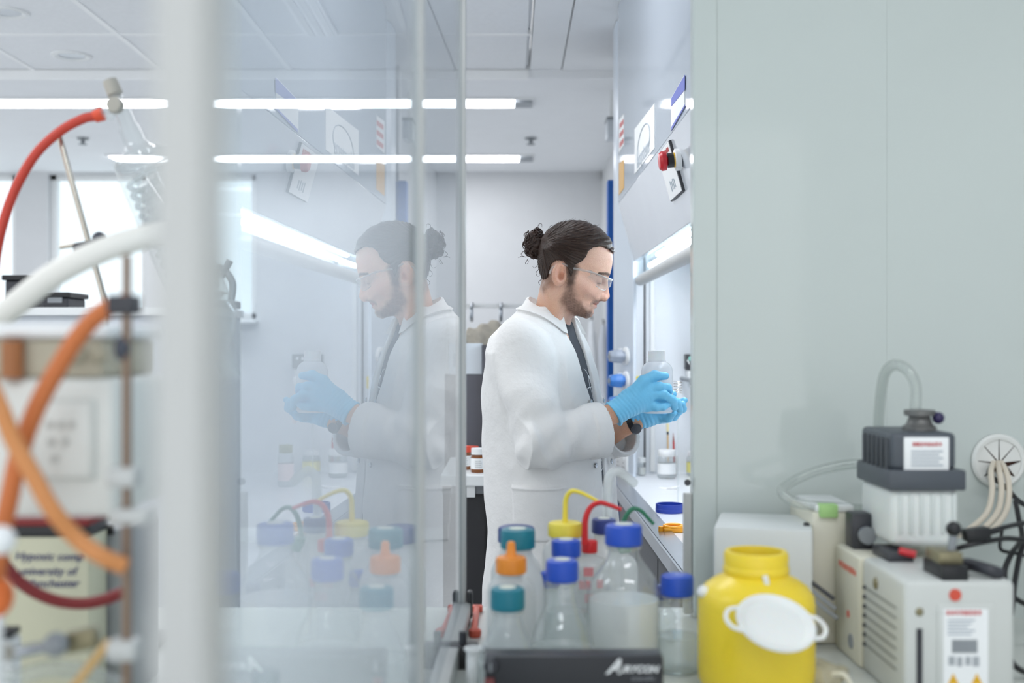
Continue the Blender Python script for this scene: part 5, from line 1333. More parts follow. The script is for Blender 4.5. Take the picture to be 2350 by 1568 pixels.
def head(f, u, s):
    d = head_base(f, u, s)
    a = np.abs(s)
    d = smin(d, capsule(f, u, a, (fb[0] - 0.006, fb[1], 0.012), (fb[0] - 0.020, fb[1] - 0.001, 0.043), 0.008, 0.007), 0.012)      # brow
    d = smax(d, -ellipsoid(f, u, a, (fe[0] + 0.018, fe[1] - 0.001, 0.031), (0.017, 0.012, 0.017)), 0.012)                        # eye socket
    d = smin(d, ellipsoid(f, u, a, (fe[0] - 0.002, fe[1], 0.0315), (0.0135, 0.0125, 0.0155)), 0.004)                             # eyeball under lids
    d = smin(d, capsule(f, u, a, (fch[0], fch[1], 0.050), (fch[0] - 0.03, fch[1] + 0.012, 0.060), 0.009), 0.025)                 # cheekbone
    d = smin(d, capsule(f, u, s, (fn0[0] - 0.004, fn0[1], 0), (fn1[0] - 0.001, fn1[1], 0), 0.0065, 0.0098), 0.010)               # nose
    d = smin(d, ellipsoid(f, u, a, (fa[0] + 0.001, fa[1] + 0.001, 0.0115), (0.0125, 0.0085, 0.0068)), 0.006)
    d = smax(d, -ellipsoid(f, u, a, (fa[0] + 0.004, fa[1] - 0.008, 0.0075), (0.005, 0.005, 0.0035)), 0.003)                      # nostril
    d = smin(d, capsule(f, u, a, (fl_[0] - 0.003, fl_[1], 0.0), (fl_[0] - 0.013, fl_[1] - 0.0025, 0.021), 0.0052, 0.003), 0.006)  # lips
    d = smin(d, capsule(f, u, a, (fl2[0] - 0.003, fl2[1] + 0.001, 0.0), (fl2[0] - 0.012, fl2[1] + 0.003, 0.018), 0.0055, 0.003), 0.006)
    ml = hl(1368, 700)
    d = smax(d, -capsule(f, u, a, (ml[0] + 0.004, ml[1], 0.0), (ml[0] - 0.010, ml[1] - 0.001, 0.023), 0.0014), 0.003)
    d = smin(d, capsule(f, u, s, neck_t, neck_b, 0.052, 0.046), 0.022)                                                            # neck
    d = smin(d, capsule(f, u, s, neck_b, chest, 0.046, 0.045), 0.03)
    d = smin(d, capsule(f, u, a, (neck_t[0] - 0.03, neck_t[1] + 0.0, 0.045), (neck_b[0] + 0.05, neck_b[1] + 0.0, 0.018), 0.013), 0.02)
    # ear
    ef, eu = f - fear[0], u - fear[1]
    t = math.radians(14); e1 = ef * math.cos(t) + eu * math.sin(t); e2 = -ef * math.sin(t) + eu * math.cos(t)
    es = a - 0.074 + 0.30 * (e1 + 0.004)
    ear = np.maximum(ellipsoid(e1, e2, es, (0, 0, 0), (0.0185 * 1.0, 0.0305, 0.011)), -1)
    ear = smax(ear, -ellipsoid(e1, e2, es, (0.003, 0.004, 0.012), (0.0125, 0.0215, 0.0125)), 0.003)
    ear = smin(ear, capsule(e1, e2, es, (-0.004, 0.016, 0.002), (-0.006, -0.010, 0.003), 0.0035, 0.0032), 0.004)
    ear = smax(ear, -ellipsoid(e1, e2, es, (0.004, -0.004, 0.004), (0.0075, 0.0095, 0.010)), 0.003)
    ear = smin(ear, ellipsoid(e1, e2, es, (0.0135, -0.004, 0.004), (0.004, 0.006, 0.004)), 0.003)
    d = smin(d, ear, 0.005)
    return d
V, Q = mesh_sdf(head, (-0.13, -0.235, -0.115), (0.135, 0.15, 0.115), 0.002, margin=0.012)
f_, u_, s_ = V[:, 0], V[:, 1], np.abs(V[:, 2])
skin = np.tile(np.array(lin('D3AB96')), (len(V), 1))
def paint(mask, col):
    global skin
    skin = skin * (1 - mask[:, None]) + np.array(lin(col))[None] * mask[:, None]
nz = wob(f_, u_, s_, 11, 300, 8); nz2 = wob(f_, u_, s_, 12, 900, 8)
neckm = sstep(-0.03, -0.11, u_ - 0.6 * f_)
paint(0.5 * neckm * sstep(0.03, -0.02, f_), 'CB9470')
paint(0.45 * np.exp(-(((f_ - fear[0]) / 0.02) ** 2 + ((u_ - fear[1]) / 0.03) ** 2)) * (s_ > 0.06), 'CF8468')
paint(0.40 * np.exp(-(((f_ - fn1[0]) / 0.014) ** 2 + ((u_ - fn1[1]) / 0.016) ** 2)) * (s_ < 0.02), 'C98372')
paint(0.22 * np.exp(-(((f_ - fch[0]) / 0.03) ** 2 + ((u_ - fch[1]) / 0.025) ** 2)), 'CE8F7E')
BEARD = [hl(*p) for p in [(1311, 636), (1320, 652), (1322, 676), (1332, 694), (1343, 705), (1354, 709), (1364, 712), (1366, 722), (1358, 733), (1344, 738), (1318, 730), (1296, 712), (1286, 694), (1292, 676), (1303, 656)]]
bd = poly_sdf(BEARD, f_, u_)
dens = sstep(0.008, -0.012, bd + 0.005 * nz) * (0.80 + 0.25 * nz2)
MOU = [hl(*p) for p in [(1354, 697), (1372, 689), (1381, 690), (1377, 696), (1362, 698), (1357, 703), (1353, 700)]]
dens = np.maximum(dens, 0.72 * sstep(0.005, -0.004, poly_sdf(MOU, f_, u_) + 0.002 * nz2) * (s_ < 0.034))
FADE = [hl(*p) for p in [(1318, 600), (1302, 606), (1304, 660), (1318, 655), (1330, 620)]]
NAPE = [hl(*p) for p in [(1236, 628), (1266, 616), (1268, 650), (1250, 672), (1240, 664)]]
paint(np.clip(dens, 0, 1) * 0.88, '4C352B')
paint(0.9 * sstep(0.008, -0.006, poly_sdf(FADE, f_, u_) + 0.003 * nz2), '4A352B')
paint(0.65 * sstep(0.012, -0.008, poly_sdf(NAPE, f_, u_) + 0.003 * nz2), '5A463C')
bl0, bl1 = hl(1392, 631), hl(1362, 634)
bu = np.interp(f_, [bl1[0] - 0.012, bl1[0], bl0[0]], [bl1[1] - 0.004, bl1[1] + 0.002, bl0[1]])
paint(0.92 * sstep(0.0052, 0.0022, np.abs(u_ - bu) + 0.0008 * nz2) * (s_ > 0.009) * (s_ < 0.056) * sstep(bl1[0] - 0.014, bl1[0] - 0.004, f_), '35251E')
lm = np.exp(-(((u_ - hl(1369, 700)[1]) / 0.0065) ** 2)) * (f_ > hl(1356, 700)[0]) * (s_ < 0.022)
paint(0.55 * lm, 'B8685F')
ey = np.abs(u_ - (fe[1] - 0.0050 + 0.0025 * np.cos((s_ - 0.032) * 110)))
paint(0.92 * sstep(0.0020, 0.0006, ey) * (s_ > 0.018) * (s_ < 0.047) * (f_ > fe[0] - 0.004), '241A18')
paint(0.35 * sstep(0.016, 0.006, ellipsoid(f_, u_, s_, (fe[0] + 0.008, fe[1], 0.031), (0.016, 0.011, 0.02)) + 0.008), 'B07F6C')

def skin_material():
    m = bpy.data.materials.new('skin'); m.use_nodes = True
    nt = m.node_tree; b = nt.nodes['Principled BSDF']
    at = nt.nodes.new('ShaderNodeAttribute'); at.attribute_name = 'Col'
    tc = nt.nodes.new('ShaderNodeTexCoord')
    n = nt.nodes.new('ShaderNodeTexNoise'); n.inputs['Scale'].default_value = 420; n.inputs['Detail'].default_value = 3
    nt.links.new(tc.outputs['Object'], n.inputs['Vector'])
    mx = nt.nodes.new('ShaderNodeMix'); mx.data_type = 'RGBA'; mx.blend_type = 'OVERLAY'
    mx.inputs['Factor'].default_value = 0.30
    nt.links.new(at.outputs['Color'], mx.inputs['A']); nt.links.new(n.outputs['Color'], mx.inputs['B'])
    bw = nt.nodes.new('ShaderNodeRGBToBW'); nt.links.new(n.outputs['Color'], bw.inputs[0])
    nt.links.new(bw.outputs[0], mx.inputs['B'])
    nt.links.new(mx.outputs['Result'], b.inputs['Base Color'])
    b.inputs['Roughness'].default_value = 0.48
    b.inputs['Subsurface Weight'].default_value = 0.25
    b.inputs['Subsurface Radius'].default_value = (0.010, 0.004, 0.002)
    b.inputs['Subsurface Scale'].default_value = 0.5
    bp = nt.nodes.new('ShaderNodeBump'); bp.inputs['Strength'].default_value = 0.12; bp.inputs['Distance'].default_value = 0.004
    nt.links.new(n.outputs['Fac'], bp.inputs['Height']); nt.links.new(bp.outputs['Normal'], b.inputs['Normal'])
    return m
M_skin = skin_material()

# forearms of the same body mesh
wr = P(1412, 947, 2.795); el = P(1243, 1012, 2.735); sh = P(1210, 820, 2.85)
wl = P(1440, 975, 2.93); elf = P(1353, 1024, 3.10); shf = P(1288, 830, 3.06)
def arms(x, y, z):
    d = capsule(x, y, z, el, wr, 0.038, 0.0245)
    d = smin(d, capsule(x, y, z, sh, el, 0.040, 0.038), 0.02)
    d = smin(d, capsule(x, y, z, wr, P(1432, 933, 2.80), 0.0245, 0.022), 0.01)
    e = capsule(x, y, z, elf, wl, 0.036, 0.024)
    e = smin(e, capsule(x, y, z, shf, elf, 0.040, 0.036), 0.02)
    e = smin(e, capsule(x, y, z, wl, P(1462, 967, 2.925), 0.024, 0.022), 0.01)
    tr = capsule(x, y, z, P(1250, 850, 2.96), P(1262, 1000, 2.96), 0.085, 0.095)
    d = smin(smin(d, e, 0.02), tr, 0.03)
    d = smin(d, capsule(x, y, z, sh, shf, 0.045), 0.03)
    return d
V2, Q2 = mesh_sdf(arms, (-0.05, 2.6, 1.05), (0.42, 3.25, 1.50), 0.005)
Vall = np.concatenate([h2w(V), V2]); Qall = np.concatenate([Q, Q2 + len(V)])
call = np.concatenate([skin, np.tile(np.array(lin('D2A184')), (len(V2), 1))])
body = link_np('body', Vall, Qall, M_skin, man, call)

# ---- hair
HAIR = [hl(*p) for p in [(1411, 575), (1407, 584), (1398, 577), (1380, 570), (1362, 574), (1351, 582), (1346, 595), (1336, 606), (1322, 612), (1318, 622), (1313, 640), (1309, 632), (1304, 614), (1294, 603), (1280, 602), (1268, 610), (1263, 624),
        (1258, 640), (1246, 652), (1238, 636), (1230, 600), (1230, 560), (1238, 540), (1256, 525), (1284, 509), (1317, 503), (1350, 508), (1380, 520), (1402, 542), (1415, 562)]]
BUN = hl(1244, 560)
def hair(f, u, s):
    ang = np.arctan2(u - BUN[1], f - BUN[0]); rad = np.sqrt((f - BUN[0]) ** 2 + (u - BUN[1]) ** 2)
    groove = np.sin(ang * 46 + 9 * np.sin(ang * 5) + s * 60) * 0.6 + np.sin(ang * 83 + s * 130 + 14 * rad) * 0.4
    d = head_base(f, u, s, 0.0065) - 0.0011 * groove * np.clip(rad / 0.04, 0, 1)
    d = smax(d, poly_sdf(HAIR, f, u) - 0.0006 * np.sin(ang * 150 + s * 300), 0.003)
    return d
V, Q = mesh_sdf(hair, (-0.13, -0.09, -0.11), (0.15, 0.16, 0.11), 0.002, margin=0.012)
ang = np.arctan2(V[:, 1] - BUN[1], V[:, 0] - BUN[0]); rad = np.sqrt((V[:, 0] - BUN[0]) ** 2 + (V[:, 1] - BUN[1]) ** 2)
def hair_material():
    m = bpy.data.materials.new('dark brown hair'); m.use_nodes = True
    nt = m.node_tree; b = nt.nodes['Principled BSDF']
    at = nt.nodes.new('ShaderNodeAttribute'); at.attribute_name = 'flow'
    n = nt.nodes.new('ShaderNodeTexNoise'); n.inputs['Scale'].default_value = 1.0; n.inputs['Detail'].default_value = 4
    nt.links.new(at.outputs['Vector'], n.inputs['Vector'])
    r = nt.nodes.new('ShaderNodeValToRGB')
    r.color_ramp.elements[0].position = 0.32; r.color_ramp.elements[1].position = 0.72
    r.color_ramp.elements[0].color = lin('1A1210') + (1,); r.color_ramp.elements[1].color = lin('4A372C') + (1,)
    nt.links.new(n.outputs['Fac'], r.inputs['Fac']); nt.links.new(r.outputs['Color'], b.inputs['Base Color'])
    b.inputs['Roughness'].default_value = 0.42; b.inputs['Specular IOR Level'].default_value = 0.35
    bp = nt.nodes.new('ShaderNodeBump'); bp.inputs['Strength'].default_value = 0.5; bp.inputs['Distance'].default_value = 0.003
    nt.links.new(n.outputs['Fac'], bp.inputs['Height']); nt.links.new(bp.outputs['Normal'], b.inputs['Normal'])
    return m
M_hair = hair_material()
flow = np.stack([ang * 55, rad * 26, V[:, 2] * 260], 1)
hair_o = link_np('hair', h2w(V), Q, M_hair, man, None, {'flow': flow})
# bun of curls
rs = random.Random(5)
M_curl = mat('hair curl', '33231D', 0.4, var=0.4, scale=90, spec=0.35)
bunc = Vector(P(1229, 560, 2.905)); cb_ = MB()
V, Q = mesh_sdf(lambda x, y, z: ellipsoid(x, y, z, bunc, (0.027, 0.030, 0.036)) + 0.004 * wob(x, y, z, 8, 260), tuple(bunc - Vector((0.06,) * 3)), tuple(bunc + Vector((0.06,) * 3)), 0.0025)
cb_.add([tuple(v) for v in V], [tuple(int(i) for i in q) for q in Q])
for i in range(270):
    d = Vector((rs.gauss(-0.25, 1), rs.gauss(0, 1), rs.gauss(0, 1))).normalized()
    c = bunc + Vector((d.x * 0.027, d.y * 0.029, d.z * 0.036)) * rs.uniform(0.80, 1.08)
    R_ = rs.uniform(0.0035, 0.0085); t1 = d.orthogonal().normalized(); t2 = d.cross(t1)
    a0_ = rs.uniform(0, 6.28); pitch = rs.uniform(-0.010, 0.010); tl = rs.uniform(2.6, 6.5)
    dr = (t1 * math.cos(a0_) + t2 * math.sin(a0_))
    pts = []
    for j in range(12):
        t = tl * j / 11
        pts.append(c + d * (R_ * 0.6 * math.sin(t)) + t1 * (R_ * math.cos(t + a0_)) + t2 * (R_ * math.sin(t + a0_)) * 0.9 + dr * pitch * j / 11)
    cb_.tube(pts, rs.uniform(0.0010, 0.0019), 5, 0, 0.0005)
for pts in ([(1206, 590), (1197, 588), (1189, 592)], [(1212, 594), (1206, 604), (1210, 606), (1214, 598)], [(1233, 532), (1236, 516), (1243, 514), (1244, 522)],
            [(1204, 575), (1196, 583), (1202, 590)], [(1206, 560), (1200, 566), (1204, 576)], [(1236, 605), (1228, 615), (1222, 612)], [(1240, 615), (1230, 626), (1234, 634), (1240, 632)], [(1244, 640), (1236, 648), (1240, 655)], [(1256, 530), (1262, 520), (1270, 516)]):
    cb_.tube([P(x, y, 2.90 + rs.uniform(-0.02, 0.02)) for x, y in pts], 0.0009, 5, 6, 0.0004)
bun_o = cb_.build('hair_bun', M_curl, hair_o, fixn=False)
bun_o['label'] = 'curly bun of hair'
# swept-back strands on the cap
sb = MB()
for i in range(900):
    a = rs.uniform(math.radians(-62), math.radians(80)); side = rs.choice((-1, 1))
    s0 = rs.uniform(0.0, 0.068) * side
    pts = []; da = rs.uniform(-0.012, 0.012)
    r0 = rs.uniform(0.02, 0.15); r1 = r0 + rs.uniform(0.02, 0.05)
    for j in range(7):
        r_ = r0 + (r1 - r0) * j / 6
        ff = BUN[0] + r_ * math.cos(a + da * j); uu = BUN[1] + r_ * math.sin(a + da * j)
        pts.append((ff, uu))
    F1 = np.array([p[0] for p in pts]); U1 = np.array([p[1] for p in pts])
    hd = poly_sdf(HAIR, F1, U1)
    if (hd > 0.004).any() or hd.min() > -0.002:
        continue
    ss = np.linspace(0, 0.09, 60)
    out = []
    for ff, uu in pts:
        dd = head_base(np.full(60, ff), np.full(60, uu), ss, 0.0068)
        k = int(np.argmax(dd > 0)) if (dd > 0).any() else 59
        out.append((ff, uu, max(0.0, ss[k] - (0.0045 if poly_sdf(HAIR, np.array([ff]), np.array([uu]))[0] > 0 else 0.0)) * side))
    Vw = h2w(np.array(out))
    sb.tube([Vector(p) for p in Vw], 0.00045, 4, 0, 0.0002)
strands = sb.build('hair_strands', M_curl, hair_o, fixn=False)
strands['kind'] = 'stuff'

# ---- safety glasses
M_lens = clear_mat('safety lens', 'FCFDFD', 0.05, 0.45, rough=0.03, body=0.07, body_col='FFFFFF', backfaces=True)  # white body colour stands in for highlights on the lens
gl = bpy.data.objects.new('safety_glasses', None); COL.objects.link(gl); gl.parent = man
gl['label'] = 'clear wraparound safety glasses'
def hp(px, py, s, df=0.0):
    f, u = hl(px, py); return Vector(h2w(np.array([[f + df, u, s]]))[0])
for sg in (1, -1):
    top = []; bot = []; mid = []
    for i in range(13):
        t = i / 12                                  # 0 nose bridge, 1 hinge
        s_ = 0.006 + 0.058 * t
        fo = 0.020 - 0.056 * t ** 2.2
        ft_, ut_ = hl(1392, 639)
        drop = 0.018 + 0.017 * math.sin(math.pi * (0.12 + 0.80 * t)) ** 0.8 - 0.004 * t
        top.append(Vector((ft_ - 0.006 + fo, ut_ - 0.002 * t, s_ * sg)))
        mid.append(Vector((ft_ - 0.004 + fo, ut_ - drop * 0.55, s_ * sg)))
        bot.append(Vector((ft_ - 0.008 + fo - 0.004, ut_ - drop, s_ * sg * 0.98)))
    v = [Vector(h2w(np.array([tuple(p)]))[0]) for p in top + mid + bot]
    n = 13
    fcs = [(r * n + i, r * n + i + 1, (r + 1) * n + i + 1, (r + 1) * n + i) for r in (0, 1) for i in range(n - 1)]
    off = Vector(sd) * (0.0018 * sg) + Vector(fd) * 0.001
    v2 = v + [p + off for p in v]
    f2 = fcs + [tuple(i + 3 * n for i in q[::-1]) for q in fcs]
    link_mesh('lens', v2, f2, M_lens, gl)
    M_rim = clear_mat('clear frame', 'F8FAFA', 0.08, 0.5, rough=0.08, body=0.30, body_col='FFFFFF', backfaces=True)
    MB().tube([v[i] + off * 0.5 for i in range(n)], 0.0020, 8, 0).build('brow_bar', M_rim, gl)
    MB().tube([v[2 * n + i] + off * 0.5 for i in range(n)], 0.0009, 6, 0).build('lens_edge', M_rim, gl)
    hinge = v[n - 1]
    e0 = hp(1316, 620, 0.073 * sg); e1 = hp(1294, 611, 0.074 * sg); e2 = hp(1272, 618, 0.072 * sg); e3 = hp(1264, 632, 0.068 * sg)
    MB().tube([hinge, hinge * 0.5 + e0 * 0.5, e0, e1, e2, e3], 0.0032, 8, 6, 0.0024).build('temple_arm', M_rim, gl)
    MB().obox(hinge, (0.010, 0.006, 0.004), Vector(fd), Vector(ud)).build('hinge', M_rim, gl, bevel=0.001)
MB().tube([hp(1392, 640, 0.008, 0.012), hp(1392, 640, 0.0, 0.015), hp(1392, 640, -0.008, 0.012)], 0.0022, 8).build('nose_bridge', clear_mat('clear frame', 'E6EBED'), gl)

# ---- torso frame
PHI = math.radians(25)
FW = np.array((math.cos(PHI), -math.sin(PHI))); SW = np.array((-math.sin(PHI), -math.cos(PHI)))
YT = 2.95; KT = FPX / YT
def zt(py): return CAMZ - (py - VY) / KT
TZ = [zt(p) for p in (1560, 1400, 1240, 1160, 1060, 960, 860, 810, 775, 745, 722, 700, 680)]
TC = [(p - VX) / KT for p in (1268, 1268, 1272, 1267, 1261, 1257, 1246, 1240, 1238, 1242, 1250, 1256, 1260)]
TA = [0.158, 0.156, 0.152, 0.150, 0.149, 0.147, 0.132, 0.120, 0.104, 0.088, 0.075, 0.062, 0.055]
TB = [0.225, 0.218, 0.208, 0.206, 0.208, 0.208, 0.208, 0.205, 0.185, 0.140, 0.100, 0.078, 0.066]
def torso(x, y, z, shrink=0.0):
    cx = np.interp(z, TZ, TC); A = np.interp(z, TZ, TA) - shrink; B = np.interp(z, TZ, TB) - shrink
    dx = x - cx; dy = y - YT
    a = dx * FW[0] + dy * FW[1]; b = dx * SW[0] + dy * SW[1]
    q = (np.abs(a / A) ** 2.25 + np.abs(b / B) ** 2.25) ** (1 / 2.25)
    return (q - 1) * np.minimum(A, B), a, b, A, B
def along(x, y, z, p, q):
    p = np.array(p); d = np.array(q) - p; L = np.linalg.norm(d); d = d / L
    rx, ry, rz = x - p[0], y - p[1], z - p[2]
    t = rx * d[0] + ry * d[1] + rz * d[2]
    u = np.cross(d, (0, 1, 0)); u /= np.linalg.norm(u); w = np.cross(d, u)
    pu = rx * u[0] + ry * u[1] + rz * u[2]; pw = rx * w[0] + ry * w[1] + rz * w[2]
    return t / L, np.sqrt(pu ** 2 + pw ** 2), np.arctan2(pw, pu), L
S0 = P(1197, 802, 2.815); S1 = P(1243, 1010, 2.735); S2 = P(1374, 988, 2.79)
F0 = P(1292, 815, 3.08); F1_ = P(1352, 1022, 3.10); F2 = P(1434, 1003, 2.965)
def coat(x, y, z):
    d, a, b, A, B = torso(x, y, z)
    # vertical drape and soft creases
    low = sstep(1.30, 1.0, z)
    d = d - 0.0070 * low * np.sin(b * 40 + a * 18 + 3 * np.sin(z * 5)) - 0.0060 * wob(x, y, z, 21, 26) - 0.0030 * wob(x, y, z, 22, 70)
    d = d - 0.0050 * sstep(1.18, 1.30, z) * sstep(1.44, 1.36, z) * (1 - 2 * np.abs(np.sin(a * 36 - b * 8 + 2.2 * z)))
    # patch pocket on the near side
    pk = np.maximum(np.abs(a - 0.045) - 0.062, np.abs(z - (zt(1155))) - 0.066)
    d = d - 0.004 * sstep(0.002, -0.002, pk) * (b > 0) - 0.0018 * (sstep(0.006, 0.0, np.abs(z - zt(1100))) * sstep(0.002, -0.002, np.abs(a - 0.045) - 0.062) * (b > 0))
    # front opening
    hw = np.interp(z, [0.6, zt(1200), zt(1060), zt(960), zt(900), zt(850), zt(800), zt(752), zt(700)], [0.050, 0.034, 0.022, 0.009, 0.022, 0.033, 0.040, 0.044, 0.046])
    slot = np.maximum(np.abs(b - 0.010 * sstep(1.18, 1.28, z)) - hw, (A - 0.040) - a)
    d = smax(d, -slot, 0.006)
    d = smax(d, 0.60 - z, 0.004)
    d = smax(d, z - zt(706) - 0.0 * a, 0.006)
    # near sleeve
    t, r, th, L = along(x, y, z, S0, S1)
    tc_ = np.clip(t, 0, 1)
    cr = 0.0042 * sstep(0.45, 0.95, tc_) * np.sin(19 * t + 2.0 * np.cos(th) + 1.0) + 0.0050 * np.sin(2 * th + 7 * t) + 0.0040 * wob(x, y, z, 33, 45)
    up = capsule(x, y, z, S0, S1, 0.077, 0.066) - cr
    t, r, th, L = along(x, y, z, S1, S2)
    tc_ = np.clip(t, 0, 1)
    cr = 0.0052 * sstep(0.85, 0.0, tc_) * (1 - 2 * np.sqrt(np.sin(9 * t + 1.8 * np.sin(th + 0.6) + 0.5) ** 2 + 0.02)) + 0.0035 * np.sin(3 * th + 9 * t) + 0.0045 * wob(x, y, z, 31, 55)
    fo = np.maximum(r - (0.061 + 0.004 * tc_) - cr, np.maximum(-t * L - 0.05, (t - 1) * L))
    cuff = np.maximum(np.abs(r - 0.0605) - 0.0085, np.abs((t - 0.93) * L) - 0.020)
    inner = np.maximum(r - 0.053, (0.80 - t) * L)
    sl = smin(up, fo, 0.014)
    sl = smin(sl, cuff, 0.003)
    sl = smax(sl, -inner, 0.003)
    d = smin(d, sl, 0.007)
    # far sleeve
    t, r, th, L = along(x, y, z, F1_, F2)
    cr = 0.004 * np.sin(28 * t + 2 * np.sin(th))
    fo = np.maximum(r - 0.044 - 0.004 * np.clip(t, 0, 1) - cr, np.maximum(-t * L - 0.04, (t - 1) * L))
    fo = smax(fo, -np.maximum(r - 0.038, (0.70 - t) * L), 0.003)
    fs = smin(capsule(x, y, z, F0, F1_, 0.070, 0.055), fo, 0.03)
    d = smin(d, fs, 0.008)
    return d
V, Q = mesh_sdf(coat, (-0.13, 2.60, 0.58), (0.36, 3.26, 1.54), 0.0035, margin=0.02)
def coat_material():
    m = mat('white coat cloth', 'E2E2E1', 0.85, var=0.015, scale=12, bump=0.30, bscale=38)
    nt = m.node_tree; b = nt.nodes['Principled BSDF']
    b.inputs['Sheen Weight'].default_value = 0.1
    return m
M_coat = coat_material()
coat_o = link_np('lab_coat', V, Q, M_coat, man)
coat_o['label'] = 'open white lab coat'
# collar: folded band sloping from the nape to the front
def push_out(p, gap):
    p = np.array(p, float); e = 0.002
    for _ in range(6):
        q = np.array([p, p + (e, 0, 0), p + (0, e, 0), p + (0, 0, e)])
        v = coat(q[:, 0], q[:, 1], q[:, 2])
        if v[0] >= gap: break
        g = (v[1:] - v[0]) / e; g = g / (np.linalg.norm(g) + 1e-9)
        p = p + g * (gap - v[0])
    return Vector(p)
cv = []; nseg = 36
for i in range(nseg + 1):
    t = -1 + 2 * i / nseg                    # -1 far front .. 0 nape .. 1 near front
    at_ = abs(t); sgn = 1 if t >= 0 else -1
    psi = math.pi * (1 - at_ * 0.75)         # angle round the neck, pi at the nape
    fwd = 0.004 + 0.056 * math.cos(psi) + 0.012 * at_ ** 3; sid = sgn * 0.058 * math.sin(psi)
    zb_ = zt(702) - (zt(702) - zt(752)) * at_ ** 1.35
    o2 = Vector((FW[0] * math.cos(psi) + SW[0] * sgn * math.sin(psi), FW[1] * math.cos(psi) + SW[1] * sgn * math.sin(psi), 0))
    c_ = Vector(((1260 - VX) / KT + FW[0] * fwd + SW[0] * sid, YT - 0.012 + FW[1] * fwd + SW[1] * sid, zb_))
    up_ = Vector((0, 0, 1))
    p_in = c_ - up_ * 0.014
    p_top = c_ + up_ * 0.024 + o2 * 0.001
    p_fold = c_ + up_ * 0.0235 + o2 * 0.0065
    wd_ = 0.030 + 0.010 * at_ ** 2
    p_mid = push_out(c_ + up_ * (0.012 - 0.25 * wd_) + o2 * (0.010 + 0.25 * wd_), 0.0045)
    p_low = push_out(c_ + up_ * (0.018 - 0.85 * wd_) + o2 * (0.008 + 0.60 * wd_), 0.0050)
    p_und = push_out(p_low - up_ * 0.001 - o2 * 0.001, 0.0012)
    cv += [p_in, p_top, p_fold, p_mid, p_low, p_und]
cf = []
for i in range(nseg):
    for k in range(6):
        cf.append((i * 6 + k, i * 6 + (k + 1) % 6, (i + 1) * 6 + (k + 1) % 6, (i + 1) * 6 + k))
cf += [(0, 1, 2, 3, 4, 5), tuple(nseg * 6 + k for k in (5, 4, 3, 2, 1, 0))]
link_mesh('collar', cv, cf, M_coat, coat_o, bevel=0.0)
def torso_pt(z, b, out=0.0):
    """point on the coat surface at height z and sideways offset b (front side)"""
    A = float(np.interp(z, TZ, TA)); B = float(np.interp(z, TZ, TB)); cx = float(np.interp(z, TZ, TC))
    a = A * (max(0.0, 1 - abs(b / B) ** 2.25)) ** (1 / 2.25) + out
    return Vector((cx + FW[0] * a + SW[0] * b, YT + FW[1] * a + SW[1] * b, z))
for py, b in ((918, 0.045), (918, -0.05), (1058, 0.055), (1058, -0.06), (990, 0.05)):
    p = torso_pt(zt(py), b, 0.003)
    MB().lathe(p, [(0, 0.004), (0.003, 0.004), (0.0062, 0.003), (0.0066, 0)], 16, Vector((FW[0], FW[1], 0))).build('snap_button', M_steel, coat_o)
# ---- t-shirt with white line print
def shirt_material():
    m = mat('dark grey shirt', '3C4048', 0.85, var=0.06, scale=20)
    nt = m.node_tree; b = nt.nodes['Principled BSDF']
    tc = nt.nodes.new('ShaderNodeTexCoord')
    vo = nt.nodes.new('ShaderNodeTexVoronoi'); vo.feature = 'DISTANCE_TO_EDGE'; vo.inputs['Scale'].default_value = 22
    nt.links.new(tc.outputs['Object'], vo.inputs['Vector'])
    lt = nt.nodes.new('ShaderNodeMath'); lt.operation = 'LESS_THAN'; lt.inputs[1].default_value = 0.022
    nt.links.new(vo.outputs['Distance'], lt.inputs[0])
    sx_ = nt.nodes.new('ShaderNodeSeparateXYZ'); nt.links.new(tc.outputs['Object'], sx_.inputs[0])
    zl = nt.nodes.new('ShaderNodeMath'); zl.operation = 'LESS_THAN'; zl.inputs[1].default_value = 1.345
    nt.links.new(sx_.outputs['Z'], zl.inputs[0])
    mu = nt.nodes.new('ShaderNodeMath'); mu.operation = 'MULTIPLY'
    nt.links.new(lt.outputs[0], mu.inputs[0]); nt.links.new(zl.outputs[0], mu.inputs[1])
    mx = nt.nodes.new('ShaderNodeMix'); mx.data_type = 'RGBA'
    src = b.inputs['Base Color'].links[0].from_socket
    nt.links.new(mu.outputs[0], mx.inputs['Factor']); nt.links.new(src, mx.inputs['A'])
    mx.inputs['B'].default_value = (0.8, 0.82, 0.84, 1)
    nt.links.new(mx.outputs['Result'], b.inputs['Base Color'])
    return m
def shirt(x, y, z):
    d, a, b, A, B = torso(x, y, z, 0.011)
    d = smax(d, z - zt(738) - 0.30 * (0.05 - a) * (a < 0.05), 0.006)
    return smax(d, 0.86 - z, 0.004) - 0.001 * wob(x, y, z, 41, 60)
V, Q = mesh_sdf(shirt, (-0.11, 2.70, 0.84), (0.36, 3.20, 1.52), 0.005)
link_np('t_shirt', V, Q, shirt_material(), man)['label'] = 'dark grey t-shirt with white line print'

